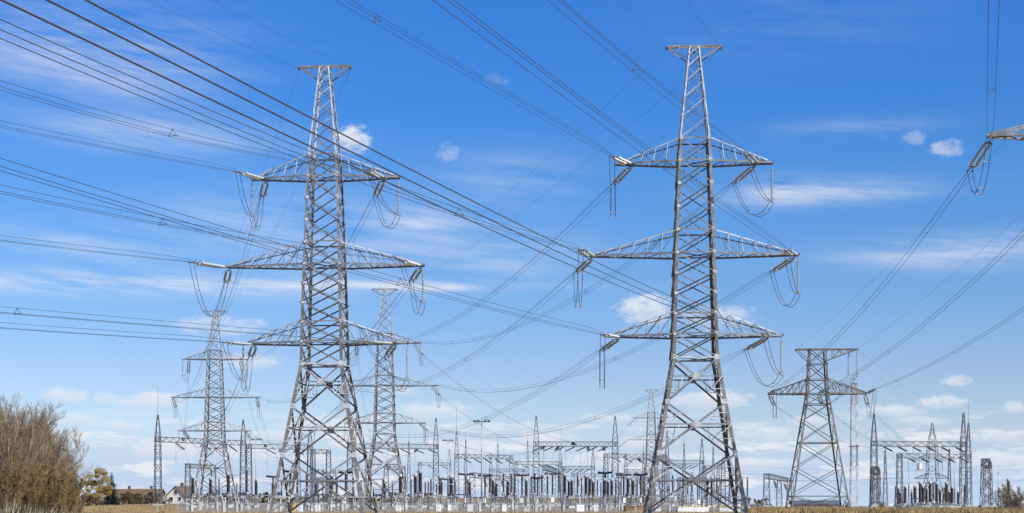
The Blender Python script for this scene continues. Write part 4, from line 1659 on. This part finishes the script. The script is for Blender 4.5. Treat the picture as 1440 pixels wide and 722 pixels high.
gable_house('cream house with a dark gabled roof behind the distant pylon', gp(247, 296), radians(-15), 10, 6.6, 2.6, 5.6, 'plaster', 'roof', (4,), ((-1.5, 0.8), (1.5, 0.8), (0, 2.9)))
gable_house('long low building with a dark roof and two chimneys left of the cream house', gp(228, 335), radians(78), 19, 8, 2.2, 5.0, 'brown', 'brown', (4.5, 13.5), ((-1.5, 0.8), (1.5, 0.8)))
t = gable_house('low grey-roofed building behind the feet of the squat pylon', gp(1178, 260, -1.55), radians(86), 13, 9, 1.6, 2.5, 'concrete', 'far', (), ())

# ------------------------------------------------------------------ trees
def rvec(r):
    while True:
        v = V((r.uniform(-1, 1), r.uniform(-1, 1), r.uniform(-1, 1)))
        if 0.05 < v.length < 1:
            return v.normalized()


def bare_tree_meshes(seed, h, spread, twig_mat, bark_mat, buds, stems=1, fine=1.0):
    r = random.Random(seed)
    tr, cr = MB().mat(bark_mat), MB().mat(twig_mat)
    tips = []

    def limb(p, d, L, rad, lev):
        n = 3
        pts = [p]
        dd = d
        for i in range(n):
            dd = (dd + rvec(r) * (0.10 + 0.05 * lev) + V((0, 0, 0.10))).normalized()
            pts.append(pts[-1] + dd * L / n)
        mb = tr if lev < 2 else cr
        mb.tube(pts, rad, 5 if lev < 2 else 3, max(rad * 0.45, 0.006), cap=lev < 1)
        if lev >= 4:
            tips.append(pts)
            return
        kids = (7, 5, 4, 4)[lev]
        if lev == 0:
            kids = int(9 * fine) + 3
        for k in range(kids):
            t = r.uniform(0.25 if lev else (0.3 if stems < 4 else 0.02), 1.0)
            i = min(int(t * n), n - 1)
            q = lerp(pts[i], pts[i + 1], t * n - i)
            side = rvec(r)
            side = (side - dd * side.dot(dd)).normalized()
            ang = r.uniform(0.35, 0.8) * spread
            nd = (dd * cos(ang) + side * sin(ang)).normalized()
            limb(q, nd, L * r.uniform(0.38, 0.6) * (1.15 - 0.5 * t if lev == 0 else 1), max(rad * 0.42, 0.011), lev + 1)

    for s in range(stems):
        a = r.uniform(0, 2 * pi)
        off = V((cos(a), sin(a), 0)) * (0.0 if stems == 1 else r.uniform(0.1, 0.9))
        d = (V((0, 0, 1)) + V((cos(a), sin(a), 0)) * (0.05 if stems == 1 else r.uniform(0.05, 0.35))).normalized()
        limb(off + V((0, 0, -0.1)), d, h * r.uniform(0.6, 0.75), 0.014 * h / sqrt(stems), 0)
    lf = None
    if buds:
        lf = MB().mat('bud')
        for pts in tips:
            for k in range(buds):
                q = lerp(pts[0], pts[-1], r.random()) + rvec(r) * 0.08
                a, b = rvec(r), rvec(r)
                s = r.uniform(0.04, 0.09)
                o = len(lf.v)
                lf.v += [q, q + a * s, q + a * s * 0.6 + b * s]
                lf.face((o, o + 1, o + 2))
    return tr, cr, lf


def bare_tree(label, loc, seed, h, spread, tm, bm, buds, stems, name, group, fine=1.0):
    t = thing(name, label, 'tree' if 'tree' in name else 'shrub', loc, 0, group)
    tr, cr, lf = bare_tree_meshes(seed, h, spread, tm, bm, buds, stems, fine)
    tr.build('trunk', t)
    if lf:
        o = len(cr.v)
        cr.mat('bud')
        cr.v += lf.v
        for f in lf.f:
            cr.face(tuple(o + i for i in f))
    cr.build('crown', t)
    return t


GT = 'bare trees in the thicket on the left'
tA = bare_tree('bare grey-twigged tree, tallest of the thicket on the left', gp(20, 84), 3, 12.4, 0.85, 'twig', 'birch', 0, 1, 'bare_tree', GT)
tB = bare_tree('bare tree leaning right near the front of the left thicket', gp(58, 88), 8, 10.6, 0.95, 'twig', 'bark', 1, 2, 'bare_tree', GT)
sA = bare_tree('dense ochre shrub at the left end of the thicket', gp(8, 72), 11, 5.6, 0.62, 'twig2', 'birch', 3, 7, 'bare_shrub', 'ochre shrubs in the thicket on the left', 0.55)
sB = bare_tree('dense ochre shrub at the right end of the thicket', gp(92, 80), 21, 4.5, 0.66, 'twig2', 'birch', 3, 7, 'bare_shrub', 'ochre shrubs in the thicket on the left', 0.55)
tC = bare_tree('cluster of slim upright pale-stemmed saplings at the left edge', gp(4, 74), 52, 9.6, 0.5, 'twig', 'birch', 0, 4, 'bare_tree', GT, 0.8)
for src, lab, px, d, s, rz in [
    (tC, 'upright pale-stemmed saplings left of the tallest bare tree', 13, 79, 1.02, 1.3), 
    (tC, 'upright pale-stemmed saplings around the middle of the thicket', 50, 78, 0.9, 4.4), (tC, 'upright pale-stemmed saplings right of the middle of the thicket', 68, 80, 0.85, 0.4),
    (tC, 'upright pale-stemmed saplings near the right end of the thicket', 84, 82, 0.66, 3.5), (tC, 'small upright saplings at the right end of the thicket', 97, 84, 0.45, 5.1),
    (tA, 'bare tree at the left edge of the picture', -6, 86, 0.93, 2.1), (tA, 'bare tree whose twigs fill the middle of the left thicket', 42, 90, 0.98, 4.0),
    (tA, 'bare pale-stemmed tree behind the middle of the thicket', 30, 97, 1.02, 1.0), (tB, 'bare tree right of the middle of the thicket', 70, 94, 0.86, 3.2),
    (tB, 'short bare tree near the right end of the thicket', 84, 92, 0.6, 5.0), (tB, 'bare tree at the back left of the thicket', 6, 96, 1.08, 0.6),
    (tB, 'smallest bare tree at the right end of the thicket', 94, 96, 0.36, 1.6)]:
    dup(src, lab, gp(px, d), rz, s)
for i, (src, px, d, s, rz) in enumerate([(sA, 26, 74, 0.95, 1.2), (sA, 44, 76, 1.02, 2.6), (sB, 60, 76, 1.1, 0.4), (sA, 74, 78, 0.95, 4.4), (sB, 82, 79, 0.95, 3.0), (sB, 100, 84, 0.5, 1.9),
                                         (sA, 16, 82, 1.25, 3.6), (sA, 36, 84, 1.25, 5.2), (sA, 56, 85, 1.2, 0.9), (sB, 72, 88, 1.3, 2.2), (sB, 86, 89, 0.9, 5.5), (sB, -4, 78, 1.2, 4.8), (sB, 108, 90, 0.4, 0.2)]):
    lab = ('dense ochre shrub in the front rank of the left thicket', 'taller ochre shrub in the back rank of the left thicket')[0 if d < 80 else 1]
    lab += (', towards its left end' if px < 30 else (', around its middle' if px < 65 else (', towards its right end' if px < 95 else ', outlier on its right')))
    dup(src, lab, gp(px, d), rz, s)


def spruce(label, loc, h, rad, seed, name='spruce_tree'):
    t = thing(name, label, 'tree', loc, 0, 'spruce trees on the left')
    r = random.Random(seed)
    b = MB().mat('bark')
    b.tube([V((0, 0, -0.1)), V((0, 0, h * 0.95))], h * 0.018, 6, 0.02)
    b.build('trunk', t)
    b = MB().mat('needle')
    nl = 26
    for i in range(nl):
        f = i / (nl - 1)
        z = h * (0.08 + 0.9 * f)
        R = rad * (1 - f) ** 0.85 * r.uniform(0.75, 1.1) + 0.12
        for k in range(11):
            a = r.uniform(0, 2 * pi)
            L = R * r.uniform(0.6, 1.1)
            for j in range(7):
                u = (j + 0.7) / 7
                p = V((cos(a) * L * u, sin(a) * L * u, z - L * 0.35 * u + r.uniform(-.06, .06)))
                w = 0.10 * h / 10 + 0.16 * L * (1 - u * 0.7)
                side = V((-sin(a), cos(a), 0))
                o = len(b.v)
                dn = V((0, 0, -w * r.uniform(0.3, 1.0)))
                out = V((cos(a), sin(a), -0.3)) * w * 1.1
                b.v += [p - side * w + dn, p + out, p + side * w + dn, p - out * 0.4]
                b.face((o, o + 1, o + 3))
                b.face((o + 1, o + 2, o + 3))
    b.build('crown', t)
    return t


spruce('dark spruce at the right end of the left thicket', gp(99, 150), 6.3, 1.6, 4)
spruce('dark spruce right of the yellowish tree', gp(157, 240), 9.0, 3.1, 9)


def leafy(label, loc, h, w, mat, seed, n, name='leafy_tree', cat='tree', group=None, trunk=True, leaf=0.28, flat=1.0, depth=None):
    """leaf-sized faces in uneven clumps through the crown's volume"""
    t = thing(name, label, cat, loc, 0, group)
    r = random.Random(seed)
    b = MB().mat('bark')
    base = h * 0.22 if trunk else h * 0.05
    b.tube([V((0, 0, -0.1)), V((0.05 * h, 0, h * 0.35)), V((0, 0, h * 0.8))], h * 0.025, 6, 0.03)
    dp = depth or w
    clumps = []
    for i in range(24):
        a, rr, f = r.uniform(0, 2 * pi), sqrt(r.random()), r.random()
        z = base + (h - base) * f
        k = sqrt(max(0.05, 1 - ((f - 0.42) / 0.62) ** 2))
        c = V((cos(a) * rr * w / 2 * k, sin(a) * rr * dp / 2 * k, z))
        clumps.append((c, r.uniform(0.10, 0.2) * min(w, h)))
        if i % 2 == 0:
            b.tube([V((0, 0, h * 0.25)), lerp(V((0, 0, h * 0.4)), c, 0.6), c], h * 0.008, 4, 0.015)
    b.build('trunk', t)
    c = MB().mat(mat)
    for i in range(n):
        q, s = r.choice(clumps)
        v = rvec(r) * s * r.random() ** 0.4
        p = q + V((v.x, v.y, v.z * 0.8 * flat))
        if p.z < 0.05:
            p.z = 0.05 + r.random() * 0.3
        x, y = rvec(r), rvec(r)
        e = leaf * r.uniform(0.5, 1.2)
        o = len(c.v)
        c.v += [p, p + x * e, p + x * e * 0.5 + y * e]
        c.face((o, o + 1, o + 2))
    c.build('crown', t)
    return t


leafy('round yellowish tree left of the dark spruce', gp(138, 236), 9.2, 7.6, 'leaf', 5, 8500, leaf=0.32)
leafy('smaller bare yellowish tree beside the thicket', gp(124, 240), 6.6, 4.6, 'twig2', 6, 1400, leaf=0.26)
hg = leafy('low brown scrub just right of the left thicket', gp(112, 205), 2.6, 7.0, 'hedge', 7, 2600, 'scrub_bush', 'shrub', 'brown scrub along the far field', False, 0.25)
hg2 = leafy('brown scrub below the dark spruce', gp(150, 250), 2.7, 9.0, 'hedge', 17, 2600, 'scrub_bush', 'shrub', 'brown scrub along the far field', False, 0.25)
hr = random.Random(31)
for px, d, s, nm in [(126, 215, .9, 'below the yellowish tree'), (168, 262, 1.3, 'right of the dark spruce'), (184, 270, 1.35, 'in front of the long low building, left part'), (200, 272, 1.3, 'in front of the long low building, middle'),
                     (216, 276, 1.1, 'in front of the long low building, right part'), (231, 280, .6, 'at the left corner of the cream house'), (276, 290, .75, 'at the right of the cream house'), (300, 330, 1.3, 'behind the distant pylon'),
                     (322, 330, 1.35, 'right of the distant pylon'), (345, 335, 1.2, 'left of the near left pylon'), (372, 340, 1.3, 'behind the left leg of the near left pylon'), (402, 340, 1.25, 'inside the near left pylon, left part'), (432, 345, 1.1, 'inside the near left pylon, middle'),
                     (462, 345, 1.2, 'inside the near left pylon, right part'), (492, 350, 1.2, 'right of the near left pylon'), (523, 350, 1.2, 'at the left feet of the mid-distance pylon'), (552, 350, 1.2, 'at the right feet of the mid-distance pylon'),
                     (582, 352, 1.0, 'left of the spired column'), (640, 420, 0.9, 'left of the lamp mast'), (700, 430, .8, 'right of the lamp mast'),
                     (1044, 330, .95, 'at the right foot of the near right pylon'), (1060, 335, 1.05, 'right of the near right pylon'), (1072, 340, 0.9, 'left of the low receding portal')]:
    dup(hg if hr.random() < .5 else hg2, f'low brown scrub {nm}', gp(px, d), hr.uniform(0, 6), (s * 1.15, s, s * hr.uniform(0.95, 1.2)))
bb = bare_tree('bare brown bush in front of the right edge of the yard', gp(1412, 118), 41, 4.1, 1.35, 'twig', 'bark', 1, 5, 'bare_shrub', 'bare bushes on the right', 0.7)
dup(bb, 'bare brown bush at the right edge of the picture', gp(1436, 114), 2.2, 0.9)
dup(bb, 'small bare bush left of the dark bank', gp(1240, 150), 1.1, 0.38)
dup(bb, 'small bare bush right of the squat pylon', gp(1192, 160), 3.1, 0.33)

# ------------------------------------------------------------------ dry grass
def grass(name, polys, n, h0, h1, seed, mat='grass', w=0.02):
    r = random.Random(seed)
    b = MB().mat(mat)
    for _ in range(n):
        (px0, px1, d0, d1) = r.choice(polys)
        d = r.uniform(d0, d1)
        p = gp(r.uniform(px0, px1), d)
        k = 0.5 + 0.5 * sin(p.x * 0.9 + 1.3 * sin(p.y * 0.7)) * sin(p.y * 0.5 + p.x * 0.31)
        h = r.uniform(h0, h1) * (0.45 + 0.75 * k)
        a = r.uniform(0, 2 * pi)
        s = V((cos(a), sin(a), 0)) * w * r.uniform(0.7, 1.4)
        ln = V((r.uniform(-1, 1), r.uniform(-1, 1), 0)) * h * 0.35
        o = len(b.v)
        b.v += [p - s, p + s, p + s * 0.6 + ln * 0.4 + V((0, 0, h * 0.6)), p + ln + V((0, 0, h))]
        b.face((o, o + 1, o + 2))
        b.face((o, o + 2, o + 3))
    return tag(b.build(name), kind='stuff')


grass('dry_grass', [(1050, 1470, 106, 124)], 34000, 0.3, 0.85, 2, w=0.03)
grass('field_grass', [(-20, 250, 100, 130), (120, 250, 130, 200)], 16000, 0.12, 0.4, 3, w=0.03)
grass('yard_grass', [(230, 1060, 108, 117), (230, 1060, 120, 160)], 9000, 0.12, 0.45, 4, w=0.025)

# look-alikes that still share a label are told apart by their order from the left
ORDW = ['leftmost', 'second from left', 'third from left', 'fourth from left', 'fifth from left', 'sixth from left', 'seventh from left', 'eighth from left', 'ninth from left', 'tenth from left',
        'eleventh from left', 'twelfth from left', 'thirteenth from left', 'fourteenth from left', 'fifteenth from left', 'sixteenth from left', 'seventeenth from left', 'eighteenth from left']
same = {}
for o in list(C.objects):
    if o.parent is None and 'label' in o:
        same.setdefault(o['label'], []).append(o)
for lab, os_ in same.items():
    if len(os_) > 1:
        os_.sort(key=lambda o: o.location.x / o.location.y)
        for i, o in enumerate(os_):
            o['label'] = f'{lab}, {ORDW[i] if i < len(os_) - 1 else "rightmost"}'
